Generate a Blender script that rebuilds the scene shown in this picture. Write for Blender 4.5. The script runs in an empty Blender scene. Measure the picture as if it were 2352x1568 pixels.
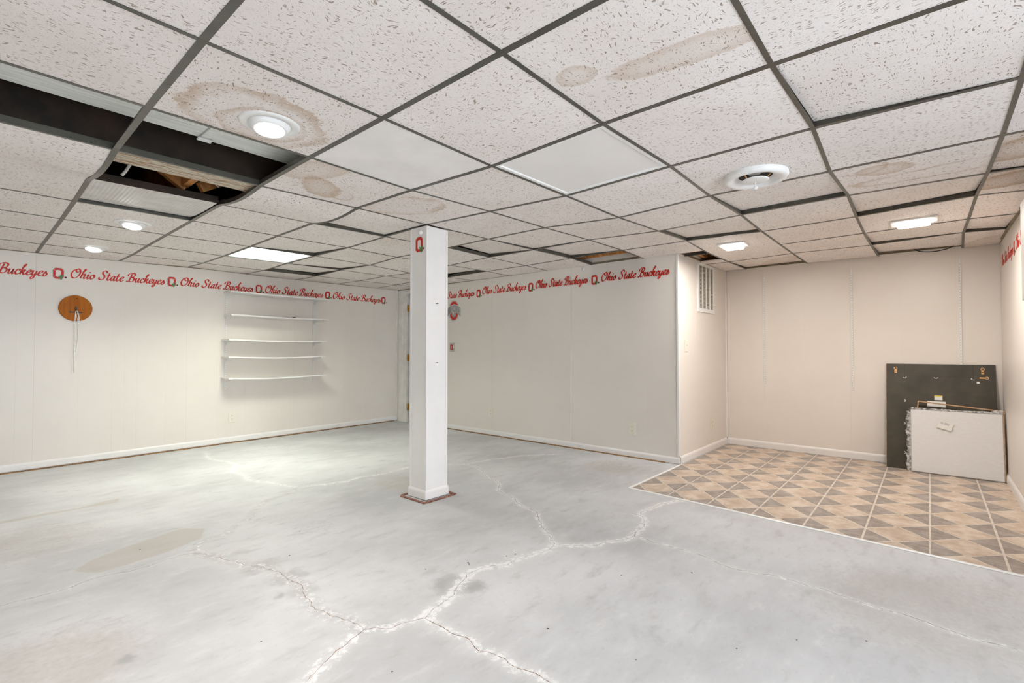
import bpy, math, random
import numpy as np
from mathutils import Vector, Matrix
random.seed(7)
SC = bpy.context.scene
COL = SC.collection

# ------------------------------------------------------------------ camera
cam_d = bpy.data.cameras.new('camera')
cam_d.sensor_width = 36.0
cam_d.lens = 1113.0 / 2352.0 * 36.0
cam_d.clip_start = 0.02
cam = bpy.data.objects.new('camera', cam_d)
COL.objects.link(cam)
YAW = math.radians(40.744)      # forward direction measured from +X towards +Y
cam.location = (0, 0, 1.09)
cam.rotation_euler = (math.radians(90 + 1.132), 0, YAW - math.radians(90))
SC.camera = cam

# ------------------------------------------------------------------ light / exposure
SC.view_settings.view_transform = 'Standard'
SC.view_settings.look = 'None'
SC.view_settings.gamma = 1.0
SC.view_settings.use_curve_mapping = False
SC.view_settings.exposure = -0.30
W = bpy.data.worlds.new('sky'); SC.world = W; W.use_nodes = True
bg = W.node_tree.nodes['Background']
bg.inputs[0].default_value = (0.80, 0.90, 1.0, 1)
bg.inputs[1].default_value = 17.5

WARM = (1.0, 0.94, 0.885)
def area(name, loc, size, power, color, shape='DISK', size_y=None, rot=(0, 0, 0), portal=False, spread=None):
    d = bpy.data.lights.new(name, 'AREA'); d.shape = shape; d.size = size
    if size_y: d.size_y = size_y
    d.energy = power; d.color = color
    if portal: d.cycles.is_portal = True
    if spread: d.spread = math.radians(spread)
    o = bpy.data.objects.new(name, d); COL.objects.link(o)
    o.location = loc; o.rotation_euler = rot
    return o
# daylight comes in through the glazed door in the wall behind the camera
area('window_portal', (0.9, -2.66, 1.0), 2.6, 1, (1, 1, 1), 'RECTANGLE', 1.8, (math.radians(-90), 0, 0), True)

# ------------------------------------------------------------------ node helpers
def newmat(name):
    m = bpy.data.materials.new(name); m.use_nodes = True
    nt = m.node_tree; nt.nodes.clear()
    out = nt.nodes.new('ShaderNodeOutputMaterial')
    b = nt.nodes.new('ShaderNodeBsdfPrincipled')
    nt.links.new(b.outputs[0], out.inputs[0])
    return m, nt, b
def nd(nt, t, **kw):
    n = nt.nodes.new(t)
    for k, v in kw.items():
        if k.startswith('i_'):
            key = k[2:]
            n.inputs[int(key) if key.isdigit() else key].default_value = v
        else: setattr(n, k, v)
    return n
def lk(nt, a, b): nt.links.new(a, b)
def mth(nt, op, a, b=None, c=None, clamp=False):
    n = nt.nodes.new('ShaderNodeMath'); n.operation = op; n.use_clamp = clamp
    for i, v in enumerate((a, b, c)):
        if v is None: continue
        if isinstance(v, (int, float)): n.inputs[i].default_value = v
        else: nt.links.new(v, n.inputs[i])
    return n.outputs[0]
def mixc(nt, fac, a, b):
    n = nt.nodes.new('ShaderNodeMix'); n.data_type = 'RGBA'
    for sock, v in ((n.inputs[0], fac), (n.inputs[6], a), (n.inputs[7], b)):
        if isinstance(v, (int, float)): sock.default_value = v
        elif isinstance(v, tuple): sock.default_value = (*v, 1) if len(v) == 3 else v
        else: nt.links.new(v, sock)
    return n.outputs[2]
def smooth(nt, v, lo, hi):
    n = nt.nodes.new('ShaderNodeMapRange'); n.interpolation_type = 'SMOOTHSTEP'
    nt.links.new(v, n.inputs[0]); n.inputs[1].default_value = lo; n.inputs[2].default_value = hi
    return n.outputs[0]
def objco(nt): return nt.nodes.new('ShaderNodeTexCoord').outputs['Object']
def noise(nt, vec, scale, detail=3, rough=.55, dist=0.0):
    n = nt.nodes.new('ShaderNodeTexNoise'); n.inputs['Scale'].default_value = scale
    n.inputs['Detail'].default_value = detail; n.inputs['Roughness'].default_value = rough
    n.inputs['Distortion'].default_value = dist
    nt.links.new(vec, n.inputs['Vector']); return n.outputs['Fac']
def mapping(nt, vec, scale=(1, 1, 1), rot=(0, 0, 0), loc=(0, 0, 0)):
    n = nt.nodes.new('ShaderNodeMapping'); n.inputs['Scale'].default_value = scale
    n.inputs['Rotation'].default_value = rot; n.inputs['Location'].default_value = loc
    nt.links.new(vec, n.inputs['Vector']); return n.outputs[0]
def bump(nt, b, h, strength, dist=.01):
    n = nt.nodes.new('ShaderNodeBump'); n.inputs['Strength'].default_value = strength
    n.inputs['Distance'].default_value = dist
    nt.links.new(h, n.inputs['Height']); nt.links.new(n.outputs[0], b.inputs['Normal'])

def simple(name, col, rough=.5, metal=0.0, var=.06, scale=12.0, spec=.5, stretch=(1, 1, 1), bmp=0.0):
    m, nt, b = newmat(name)
    v = mapping(nt, objco(nt), stretch)
    f = noise(nt, v, scale, 4)
    lo = tuple(max(0, c * (1 - var * 2)) for c in col); hi = tuple(min(1, c * (1 + var)) for c in col)
    lk(nt, mixc(nt, smooth(nt, f, .3, .7), lo, hi), b.inputs['Base Color'])
    b.inputs['Roughness'].default_value = rough; b.inputs['Metallic'].default_value = metal
    b.inputs['Specular IOR Level'].default_value = spec
    if bmp: bump(nt, b, f, bmp, .005)
    return m
def emit(name, col, strength):
    m, nt, b = newmat(name)
    b.inputs['Base Color'].default_value = (.9, .9, .9, 1)
    b.inputs['Emission Color'].default_value = (*col, 1)
    b.inputs['Emission Strength'].default_value = strength
    return m

M = {}
M['wall'] = simple('wall_paint', (.795, .738, .675), .38, 0, .008, 3.0, .5)
M['trim'] = simple('trim_paint', (.85, .825, .80), .35, 0, .01, 8.0)
M['casing'] = simple('casing_paint', (.82, .79, .74), .4, 0, .04, 8.0)
M['white_metal'] = simple('white_metal', (.84, .84, .82), .35, 0, .02, 20)
M['white_plastic'] = simple('white_plastic', (.86, .85, .83), .3, 0, .02, 20)
M['ivory'] = simple('ivory_plastic', (.80, .76, .65), .35, 0, .02, 20)
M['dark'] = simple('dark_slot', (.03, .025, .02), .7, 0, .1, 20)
M['black_metal'] = simple('black_metal', (.035, .03, .03), .4, .3, .1, 20)
M['rail'] = simple('rail_metal', (.095, .088, .072), .34, .25, .10, 9.0)
M['rail_web'] = simple('rail_web', (.33, .33, .34), .5, .6, .15, 12)
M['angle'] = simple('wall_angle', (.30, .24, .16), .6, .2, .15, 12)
M['galv'] = simple('galvanised', (.82, .85, .81), .5, .1, .08, 6, stretch=(1, 12, 1))
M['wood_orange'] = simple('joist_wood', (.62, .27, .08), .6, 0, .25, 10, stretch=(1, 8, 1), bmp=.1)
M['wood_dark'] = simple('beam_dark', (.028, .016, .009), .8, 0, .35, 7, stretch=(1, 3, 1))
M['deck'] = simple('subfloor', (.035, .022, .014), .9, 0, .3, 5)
M['tack'] = simple('tack_wood', (.36, .19, .07), .7, 0, .35, 25, stretch=(1, 4, 1))
M['tack_red'] = simple('tack_wood_red', (.30, .13, .09), .7, 0, .35, 25, stretch=(1, 4, 1))
M['brass'] = simple('brass', (.62, .38, .10), .35, .85, .1, 30)
M['copper'] = simple('hanger_brass', (.78, .45, .18), .35, .6, .1, 30)
M['red'] = simple('decal_red', (.64, .020, .007), .45, 0, .1, 12)
M['redo'] = simple('emblem_red', (.62, .014, .010), .45, 0, .06, 30)
M['grey'] = simple('emblem_grey', (.47, .46, .43), .45, 0, .06, 30)
M['lightgrey'] = simple('emblem_light', (.62, .61, .57), .45, 0, .05, 30)
M['greyletter'] = simple('emblem_letter', (.13, .13, .12), .45, 0, .06, 30)
M['leaf'] = simple('emblem_leaf', (.03, .22, .05), .45, 0, .1, 60)
M['nut'] = simple('emblem_nut', (.10, .03, .015), .4, 0, .15, 60)
M['cord'] = simple('white_cord', (.86, .85, .82), .7, 0, .05, 60)
M['cable'] = simple('black_cable', (.02, .02, .02), .5, 0, .1, 40)
M['cable_white'] = simple('white_cable', (.75, .72, .64), .5, 0, .1, 40)
M['crack'] = simple('crack_dark', (.16, .145, .135), .9, 0, .3, 30)
M['rust'] = simple('crack_rust', (.30, .16, .10), .9, 0, .35, 40)
M['kraft'] = simple('paper_label', (.80, .79, .75), .6, 0, .03, 30)
M['yellow'] = simple('label_yellow', (.80, .55, .06), .5, 0, .05, 30)
M['print'] = simple('label_print', (.25, .22, .24), .6, 0, .1, 30)
M['edgewood'] = simple('picture_edge', (.58, .34, .17), .5, 0, .15, 20, stretch=(1, 6, 1))
M['panelbox'] = simple('panel_grey', (.66, .63, .58), .45, .1, .05, 8)
M['insul'] = simple('foil', (.55, .55, .53), .35, .7, .3, 25)
M['lens_warm'] = emit('lamp_lens', (1.0, .95, .88), 14)
M['lens_fluo'] = emit('fluorescent_lens', (.93, 1.0, .93), 6)
M['diffuser_off'] = simple('diffuser_off', (.86, .82, .79), .5, 0, .015, 3)
M['board'] = simple('smooth_board', (.90, .86, .83), .7, 0, .03, 4)

# round plaque: vertical wood figure
m, nt, b = newmat('plaque_wood'); co = objco(nt)
g = noise(nt, mapping(nt, co, (38, 4, 3)), 1.0, 5, .6, .6)
lk(nt, mixc(nt, smooth(nt, g, .3, .7), (.34, .092, .006), (.47, .145, .011)), b.inputs['Base Color']); b.inputs['Specular IOR Level'].default_value = .15
b.inputs['Roughness'].default_value = .45; M['plaque'] = m

# black backing board
m, nt, b = newmat('backing_black'); co = objco(nt)
g = noise(nt, co, 5, 4); g2 = noise(nt, co, 220, 2)
c = mixc(nt, smooth(nt, g, .3, .75), (.036, .030, .019), (.072, .062, .040))
lk(nt, mixc(nt, mth(nt, 'MULTIPLY', smooth(nt, g2, .5, .8), .25), c, (.16, .13, .08)), b.inputs['Base Color'])
b.inputs['Roughness'].default_value = .55; M['backing'] = m

# flaky painted wood
m, nt, b = newmat('flaky_paint'); co = objco(nt)
g = noise(nt, mapping(nt, co, (6, 60, 10)), 2.0, 5, .7)
lk(nt, mixc(nt, smooth(nt, g, .48, .58), (.62, .57, .46), (.33, .17, .07)), b.inputs['Base Color'])
b.inputs['Roughness'].default_value = .8; M['flaky'] = m

# foam / bubble-wrapped panel under crinkled film
m, nt, b = newmat('foam_wrap'); co = objco(nt)
g = noise(nt, co, 120, 2)
lk(nt, mixc(nt, g, (.88, .865, .86), (.94, .93, .925)), b.inputs['Base Color'])
b.inputs['Roughness'].default_value = .55; M['foam'] = m
m, nt, b = newmat('clear_film'); co = objco(nt)
w1 = noise(nt, mapping(nt, co, (7, 7, 16), (.5, .3, .2)), 3.4, 4, .6, 1.0)
tr = nt.nodes.new('ShaderNodeBsdfTransparent'); mx = nt.nodes.new('ShaderNodeMixShader')
gl = nt.nodes.new('ShaderNodeBsdfGlossy'); gl.inputs['Roughness'].default_value = .16
fr = nt.nodes.new('ShaderNodeFresnel'); fr.inputs[0].default_value = 1.38
bm_ = nt.nodes.new('ShaderNodeBump'); bm_.inputs['Strength'].default_value = 1.0; bm_.inputs['Distance'].default_value = .05
lk(nt, w1, bm_.inputs['Height']); lk(nt, bm_.outputs[0], gl.inputs['Normal']); lk(nt, bm_.outputs[0], fr.inputs['Normal'])
mx.inputs[0].default_value = .16; lk(nt, tr.outputs[0], mx.inputs[1]); lk(nt, gl.outputs[0], mx.inputs[2])
nt.nodes.remove(b); lk(nt, mx.outputs[0], [n for n in nt.nodes if n.type == 'OUTPUT_MATERIAL'][0].inputs[0])
M['film'] = m
m, nt, b = newmat('film_bunched'); nt.nodes.remove(b)
tr = nt.nodes.new('ShaderNodeBsdfTransparent'); mx = nt.nodes.new('ShaderNodeMixShader'); df = nt.nodes.new('ShaderNodeBsdfDiffuse')
df.inputs[0].default_value = (.86, .86, .85, 1)
lk(nt, smooth(nt, noise(nt, objco(nt), 45, 3), .30, .75), mx.inputs[0]); lk(nt, tr.outputs[0], mx.inputs[1]); lk(nt, df.outputs[0], mx.inputs[2])
lk(nt, mx.outputs[0], [n for n in nt.nodes if n.type == 'OUTPUT_MATERIAL'][0].inputs[0]); M['film_edge'] = m
# window glass
m, nt, b = newmat('window_glass')
tr = nt.nodes.new('ShaderNodeBsdfTransparent'); mx = nt.nodes.new('ShaderNodeMixShader'); gl = nt.nodes.new('ShaderNodeBsdfGlossy')
gl.inputs['Roughness'].default_value = .02; fr = nt.nodes.new('ShaderNodeFresnel')
lk(nt, fr.outputs[0], mx.inputs[0]); lk(nt, tr.outputs[0], mx.inputs[1]); lk(nt, gl.outputs[0], mx.inputs[2])
nt.nodes.remove(b); lk(nt, mx.outputs[0], [n for n in nt.nodes if n.type == 'OUTPUT_MATERIAL'][0].inputs[0])
M['glass'] = m
# ribbed prismatic lens
m, nt, b = newmat('ribbed_plastic'); co = objco(nt)
g = noise(nt, co, 9, 4); sp = noise(nt, co, 38, 2)
c = mixc(nt, smooth(nt, g, .35, .7), (.66, .63, .60), (.78, .76, .73))
c = mixc(nt, mth(nt, 'MULTIPLY', smooth(nt, sp, .70, .78), .7), c, (.36, .28, .18))
lk(nt, c, b.inputs['Base Color']); b.inputs['Roughness'].default_value = .38
b.inputs['Transmission Weight'].default_value = .1; M['prismatic'] = m

# ceiling tile: fissured mineral fibre, optional water stains (each: cx, cy, rx, ry, rotation, kind)
def tile_material(name, stains=(), amount=1.0):
    m, nt, b = newmat(name); co = objco(nt)
    oi = nt.nodes.new('ShaderNodeObjectInfo')
    vr = nt.nodes.new('ShaderNodeVectorRotate'); vr.rotation_type = 'Z_AXIS'
    lk(nt, co, vr.inputs['Vector'])
    lk(nt, mth(nt, 'MULTIPLY', mth(nt, 'FLOOR', mth(nt, 'MULTIPLY', oi.outputs['Random'], 3.999)), math.pi / 2), vr.inputs['Angle'])
    off = nt.nodes.new('ShaderNodeVectorMath'); off.operation = 'ADD'
    cb = nt.nodes.new('ShaderNodeCombineXYZ'); lk(nt, mth(nt, 'MULTIPLY', oi.outputs['Random'], 37.0), cb.inputs[0]); lk(nt, mth(nt, 'MULTIPLY', oi.outputs['Random'], 91.0), cb.inputs[1])
    lk(nt, vr.outputs[0], off.inputs[0]); lk(nt, cb.outputs[0], off.inputs[1]); p = off.outputs[0]
    dn = nt.nodes.new('ShaderNodeTexNoise'); dn.inputs['Scale'].default_value = 55; dn.inputs['Detail'].default_value = 2
    lk(nt, p, dn.inputs['Vector'])
    dw = nt.nodes.new('ShaderNodeTexNoise'); dw.inputs['Scale'].default_value = 14; dw.inputs['Detail'].default_value = 1; lk(nt, p, dw.inputs['Vector'])
    dv0 = nt.nodes.new('ShaderNodeVectorMath'); dv0.operation = 'MULTIPLY_ADD'; dv0.inputs[1].default_value = (.07, .07, 0); lk(nt, dw.outputs['Color'], dv0.inputs[0]); lk(nt, p, dv0.inputs[2]); p1 = dv0.outputs[0]
    dv = nt.nodes.new('ShaderNodeVectorMath'); dv.operation = 'MULTIPLY_ADD'
    dv.inputs[1].default_value = (.014, .014, 0); lk(nt, dn.outputs['Color'], dv.inputs[0]); lk(nt, p1, dv.inputs[2]); pd = dv.outputs[0]
    def spots(scale, tmax, gate):
        v = nt.nodes.new('ShaderNodeTexVoronoi'); v.voronoi_dimensions = '2D'; v.inputs['Scale'].default_value = 1.0
        lk(nt, mapping(nt, pd, scale), v.inputs['Vector'])
        sc = nt.nodes.new('ShaderNodeSeparateColor'); lk(nt, v.outputs['Color'], sc.inputs[0])
        r = mth(nt, 'MULTIPLY', smooth(nt, sc.outputs[0], gate, 1.0), tmax)
        d = mth(nt, 'SUBTRACT', r, v.outputs['Distance'])
        return smooth(nt, d, 0.0, tmax * .22)
    f1 = spots((42, 140, 1), .30, .30)
    f2 = spots((230, 290, 1), .30, .45)
    dens = smooth(nt, noise(nt, p, 9, 2), .25, .6)
    holes = mth(nt, 'MULTIPLY', mth(nt, 'MAXIMUM', f1, mth(nt, 'MULTIPLY', f2, .75)), mth(nt, 'ADD', mth(nt, 'MULTIPLY', dens, .5), .5))
    big = noise(nt, p, 2.2, 3)
    base = mixc(nt, smooth(nt, big, .3, .7), (.845, .778, .735), (.895, .838, .80))
    for k, (cx, cy, rx, ry, rot, kind, stg) in enumerate(stains):
        q = mapping(nt, co, (1, 1, 1), (0, 0, 0), (-cx, -cy, 0))
        q = mapping(nt, q, (1 / rx, 1 / ry, 0), (0, 0, rot)) if False else q
        rr = nt.nodes.new('ShaderNodeVectorRotate'); rr.rotation_type = 'Z_AXIS'; rr.inputs['Angle'].default_value = -rot
        lk(nt, q, rr.inputs['Vector'])
        q = mapping(nt, rr.outputs[0], (1 / rx, 1 / ry, 0))
        ln = nt.nodes.new('ShaderNodeVectorMath'); ln.operation = 'LENGTH'; lk(nt, q, ln.inputs[0])
        wob = mth(nt, 'MULTIPLY', mth(nt, 'SUBTRACT', noise(nt, co, 7 + k, 4, .6), .5), .55)
        wob2 = mth(nt, 'MULTIPLY', mth(nt, 'SUBTRACT', noise(nt, co, 60, 3, .6), .5), .25)
        d = mth(nt, 'ADD', mth(nt, 'ADD', ln.outputs['Value'], wob), wob2)
        if kind == 'ring':
            inner = smooth(nt, d, .72, 1.02); outer = smooth(nt, d, 1.09, 1.02)
            msk = mth(nt, 'MULTIPLY', inner, outer)
            patch = smooth(nt, noise(nt, co, 5, 3), .32, .62)
            msk = mth(nt, 'MULTIPLY', msk, mth(nt, 'ADD', mth(nt, 'MULTIPLY', patch, .8), .2))
        else:
            msk = smooth(nt, d, 1.06, .90)
            edge = mth(nt, 'MULTIPLY', msk, smooth(nt, d, .3, .98))
            msk = mth(nt, 'ADD', mth(nt, 'MULTIPLY', msk, .45), mth(nt, 'MULTIPLY', edge, .5), clamp=True)
        base = mixc(nt, mth(nt, 'MULTIPLY', msk, stg), base, (.50, .33, .19))
    colr = mixc(nt, mth(nt, 'MULTIPLY', holes, .80 * amount), base, (.25, .165, .11))
    lk(nt, colr, b.inputs['Base Color'])
    b.inputs['Roughness'].default_value = .9; b.inputs['Specular IOR Level'].default_value = .15
    if amount: bump(nt, b, mth(nt, 'SUBTRACT', 1.0, holes), .35, .004)
    return m
M['tile'] = tile_material('ceiling_tile')
M['tile_a'] = tile_material('ceiling_tile_light_ring', [(0.0, .10, .255, .235, .15, 'ring', .62), (.035, .13, .15, .16, .3, 'ring', .5)])
M['tile_b'] = tile_material('ceiling_tile_patch', [(-.05, .08, .19, .10, .9, 'blob', .55), (-.22, -.14, .12, .2, .4, 'blob', .4), (.1, .12, .1, .06, .9, 'ring', .5)])
M['tile_c'] = tile_material('ceiling_tile_faint', [(-.13, .02, .2, .26, .4, 'ring', .5)])
M['tile_d'] = tile_material('ceiling_tile_streak', [(.06, -.12, .07, .25, .12, 'blob', .42), (-.05, .2, .06, .07, 0, 'blob', .4)])
M['tile_e'] = tile_material('ceiling_tile_tongue', [(-.14, .10, .10, .12, .3, 'blob', .5), (-.22, .2, .1, .12, .3, 'ring', .5), (.08, -.16, .42, .10, 1.5, 'ring', .5)])
M['tile_f'] = tile_material('ceiling_tile_brown', [(-.05, .0, .26, .16, .9, 'blob', .7), (-.25, .1, .1, .1, 0, 'blob', .5)])
M['tile_g'] = tile_material('ceiling_tile_edge', [(.1, -.1, .3, .16, .6, 'blob', .3)])

# concrete slab
m, nt, b = newmat('concrete'); co = objco(nt)
def attr(n):
    a = nt.nodes.new('ShaderNodeAttribute'); a.attribute_name = n; return a.outputs['Fac']
n1 = noise(nt, co, 1.1, 5, .55); n2 = noise(nt, mapping(nt, co, (1, 2.6, 1), (0, 0, .6)), 5, 5, .65)
n3 = noise(nt, co, 42, 4, .6); n4 = noise(nt, co, 240, 2)
c = mixc(nt, smooth(nt, n1, .30, .72), (.497, .502, .508), (.665, .673, .682))
c = mixc(nt, mth(nt, 'MULTIPLY', smooth(nt, n2, .50, .78), .55), c, (.70, .70, .695))
c = mixc(nt, mth(nt, 'MULTIPLY', smooth(nt, n2, .48, .26), .6), c, (.43, .425, .415))
c = mixc(nt, mth(nt, 'MULTIPLY', smooth(nt, n3, .55, .75), .25), c, (.40, .39, .37))
c = mixc(nt, mth(nt, 'MULTIPLY', smooth(nt, n4, .6, .75), .12), c, (.25, .24, .23))
br = mth(nt, 'MULTIPLY', smooth(nt, mth(nt, 'ADD', attr('stain'), mth(nt, 'MULTIPLY', mth(nt, 'SUBTRACT', n3, .5), .35)), .32, .62), .50)
c = mixc(nt, br, c, (.46, .415, .355))
dk = smooth(nt, mth(nt, 'ADD', attr('dirt'), mth(nt, 'MULTIPLY', mth(nt, 'SUBTRACT', noise(nt, co, 20, 5, .7), .5), .85)), .28, .85)
c = mixc(nt, mth(nt, 'MULTIPLY', dk, .55), c, (.27, .265, .26))
ef_n = noise(nt, co, 30, 6, .72, .4)
ef = smooth(nt, mth(nt, 'ADD', attr('salt'), mth(nt, 'MULTIPLY', mth(nt, 'SUBTRACT', ef_n, .5), 1.5)), .50, .80)
ef2 = mth(nt, 'MULTIPLY', smooth(nt, attr('salt'), .02, .7), .35)
c = mixc(nt, ef2, c, (.70, .70, .69))
c = mixc(nt, mth(nt, 'MULTIPLY', ef, .85), c, (.84, .84, .835))
lk(nt, c, b.inputs['Base Color'])
lk(nt, mth(nt, 'ADD', mth(nt, 'MULTIPLY', n3, .2), .48), b.inputs['Roughness'])
b.inputs['Specular IOR Level'].default_value = .35
hb = mth(nt, 'ADD', mth(nt, 'MULTIPLY', n3, .4), mth(nt, 'MULTIPLY', ef, .5))
bump(nt, b, hb, .12, .004); M['concrete'] = m

# vinyl pieces
def vinyl(name, lo, hi, sc=9):
    m, nt, b = newmat(name)
    geo = nt.nodes.new('ShaderNodeNewGeometry').outputs['Position']
    a = noise(nt, geo, sc, 5, .62); a2 = noise(nt, geo, 2.0, 3); a3 = noise(nt, mapping(nt, geo, (3, 8, 1)), 3.5, 4, .6)
    c = mixc(nt, smooth(nt, a, .32, .70), lo, hi)
    c = mixc(nt, mth(nt, 'MULTIPLY', smooth(nt, a3, .62, .80), .5), c, (.62, .57, .52))
    lk(nt, c, b.inputs['Base Color']); b.inputs['Roughness'].default_value = .40; b.inputs['Specular IOR Level'].default_value = .35
    return m
M['v_tan'] = vinyl('vinyl_tan', (.50, .375, .275), (.71, .605, .50))
M['v_grey'] = vinyl('vinyl_grey', (.27, .225, .19), (.41, .36, .32), 12)
M['v_grout'] = simple('vinyl_grout', (.70, .62, .53), .5, 0, .08, 20)

# ------------------------------------------------------------------ mesh helpers
class MB:
    def __init__(s): s.v = []; s.f = []; s.sm = []
    def add(s, vs, fs, sm=False):
        k = len(s.v); s.v += [tuple(map(float, v)) for v in vs]
        for f in fs: s.f.append(tuple(i + k for i in f)); s.sm.append(sm)
        return s
    def box(s, a, b, bev=0.0):
        x0, y0, z0 = a; x1, y1, z1 = b
        if not bev:
            return s.add([(x0, y0, z0), (x1, y0, z0), (x1, y1, z0), (x0, y1, z0), (x0, y0, z1), (x1, y0, z1), (x1, y1, z1), (x0, y1, z1)],
                  [(0, 3, 2, 1), (4, 5, 6, 7), (0, 1, 5, 4), (1, 2, 6, 5), (2, 3, 7, 6), (3, 0, 4, 7)])
        # chamfered along all edges : 24 corners
        import itertools
        e = bev; vs = []; idx = {}
        for sx, sy, sz in itertools.product((0, 1), repeat=3):
            c = ((x0, x1)[sx], (y0, y1)[sy], (z0, z1)[sz]); sg = (1 - 2 * sx, 1 - 2 * sy, 1 - 2 * sz)
            for ax in range(3):
                p = [c[k] + (0 if k == ax else sg[k] * e) for k in range(3)]
                idx[(sx, sy, sz, ax)] = len(vs); vs.append(p)
        fs = []
        for ax in range(3):
            o = [k for k in range(3) if k != ax]
            for sd in (0, 1):
                loop = []
                for (p, q) in ((0, 0), (1, 0), (1, 1), (0, 1)):
                    t = [0, 0, 0]; t[ax] = sd; t[o[0]] = p; t[o[1]] = q
                    loop.append(idx[(*t, ax)])
                fs.append(tuple(loop))
        for ax in range(3):
            o = [k for k in range(3) if k != ax]
            for p, q in itertools.product((0, 1), repeat=2):
                t0 = [0, 0, 0]; t0[o[0]] = p; t0[o[1]] = q; t1 = list(t0); t1[ax] = 1
                fs.append((idx[(*t0, o[0])], idx[(*t0, o[1])], idx[(*t1, o[1])], idx[(*t1, o[0])]))
        for t in itertools.product((0, 1), repeat=3): fs.append(tuple(idx[(*t, a)] for a in range(3)))
        return s.add(vs, fs)
    def prism(s, poly, y0, y1, plane='xz'):
        """extrude a closed 2-D polygon; xz -> depth along y ; xy -> depth along z"""
        n = len(poly)
        if plane == 'xz': vs = [(p[0], y0, p[1]) for p in poly] + [(p[0], y1, p[1]) for p in poly]
        else: vs = [(p[0], p[1], y0) for p in poly] + [(p[0], p[1], y1) for p in poly]
        fs = [tuple(range(n)), tuple(range(2 * n - 1, n - 1, -1))] + [(i, i + n, (i + 1) % n + n, (i + 1) % n) for i in range(n)]
        return s.add(vs, fs)
    def ring(s, outer, inner, y0, y1):
        n = len(outer); vs = []
        for y in (y0, y1):
            vs += [(p[0], y, p[1]) for p in outer] + [(p[0], y, p[1]) for p in inner]
        fs = []
        for i in range(n):
            j = (i + 1) % n
            fs += [(i, j, n + j, n + i), (2 * n + i, 3 * n + i, 3 * n + j, 2 * n + j), (i, 2 * n + i, 2 * n + j, j), (n + i, n + j, 3 * n + j, 3 * n + i)]
        return s.add(vs, fs)
    def lathe(s, prof, n=32, axis='z', c=(0, 0, 0), sm=True, cap=False):
        vs = []; m = len(prof)
        for k in range(n):
            a = 2 * math.pi * k / n
            for r, h in prof:
                p = (r * math.cos(a), r * math.sin(a), h) if axis == 'z' else ((r * math.cos(a), h, r * math.sin(a)) if axis == 'y' else (h, r * math.cos(a), r * math.sin(a)))
                vs.append(tuple(p[i] + c[i] for i in range(3)))
        fs = [(k * m + i, ((k + 1) % n) * m + i, ((k + 1) % n) * m + i + 1, k * m + i + 1) for k in range(n) for i in range(m - 1)]
        if cap: fs += [tuple(k * m for k in range(n)), tuple(k * m + m - 1 for k in range(n))]
        return s.add(vs, fs, sm)
    def tube(s, pts, r, n=8):
        pts = [Vector(p) for p in pts]; vs = []; up = Vector((0.13, .31, 1)).normalized()
        for i, p in enumerate(pts):
            t = (pts[min(i + 1, len(pts) - 1)] - pts[max(i - 1, 0)]).normalized()
            a = t.cross(up).normalized(); b_ = a.cross(t)
            rr = r[i] if isinstance(r, (list, tuple)) else r
            for k in range(n):
                q = 2 * math.pi * k / n; vs.append(p + (a * math.cos(q) + b_ * math.sin(q)) * rr)
        m = len(pts)
        fs = [(i * n + k, i * n + (k + 1) % n, (i + 1) * n + (k + 1) % n, (i + 1) * n + k) for i in range(m - 1) for k in range(n)]
        fs += [tuple(range(n)), tuple(range((m - 1) * n, m * n))]
        return s.add(vs, fs, True)
    def sweep(s, prof, pts2, sm=False):
        """profile (offset, z) swept along straight xy list (offset to the left normal)"""
        return s
    def mesh(s, name, mat):
        me = bpy.data.meshes.new(name); me.from_pydata(s.v, [], s.f); me.materials.append(mat)
        me.polygons.foreach_set('use_smooth', s.sm); me.update()
        import bmesh
        bm = bmesh.new(); bm.from_mesh(me); bmesh.ops.recalc_face_normals(bm, faces=bm.faces); bm.to_mesh(me); bm.free()
        return me
def put(name, me, parent=None, loc=(0, 0, 0), rz=0.0, rot=None):
    o = bpy.data.objects.new(name, me); COL.objects.link(o)
    o.parent = parent; o.location = loc; o.rotation_euler = rot if rot else (0, 0, rz)
    return o
def obj(name, mb, mat, parent=None, loc=(0, 0, 0), rz=0.0, rot=None):
    return put(name, mb.mesh(name, M[mat] if isinstance(mat, str) else mat), parent, loc, rz, rot)
def tag(o, label, cat, group=None):
    o['label'] = label; o['category'] = cat
    if group: o['group'] = group
    return o
def thing(name, label, cat, loc=(0, 0, 0), rz=0.0, group=None, rot=None):
    return tag(put(name, None, None, loc, rz, rot), label, cat, group)
def struct(o): o['kind'] = 'structure'; return o
CACHE = {}
def shared(key, fn, mat):
    if key not in CACHE: CACHE[key] = fn().mesh(key if isinstance(key, str) else str(key[0]), M[mat])
    return CACHE[key]

# ------------------------------------------------------------------ plan of the room (metres; camera stands over the origin)
class Wall:
    def __init__(s, p0, p1):
        s.p0 = Vector((*p0, 0)); d = Vector((*p1, 0)) - s.p0; s.len = d.length; s.rz = math.atan2(d.y, d.x); s.e = d.normalized()
        s.n = Vector((s.e.y, -s.e.x, 0))           # into the room
    def at(s, u, z, out=0.0):
        p = s.p0 + s.e * u + s.n * out; return (p.x, p.y, z)
CORNER = (4.61, 6.375); ALC0 = (4.604, 1.841); ALC1 = (6.008, 1.830); ALC2 = (5.99, -.486)
WL = Wall((-1.96, 6.237 - 1.96 * .03), CORNER); UL = WL.len - Vector((4.61, .138)).length   # UL: offset so that u counts from x = 0
WBK = Wall(CORNER, ALC0); WS = Wall(ALC0, ALC1); WA = Wall(ALC1, ALC2); WR = Wall(ALC2, (3.3, -.486))
WRET = Wall((3.3, -.486), (3.3, -2.68)); WWIN = Wall((3.3, -2.68), (-1.96, -2.68)); WREAR = Wall((-1.96, -2.68), (-1.96, 6.18))
TOP = 2.42; TH = .09
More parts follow.
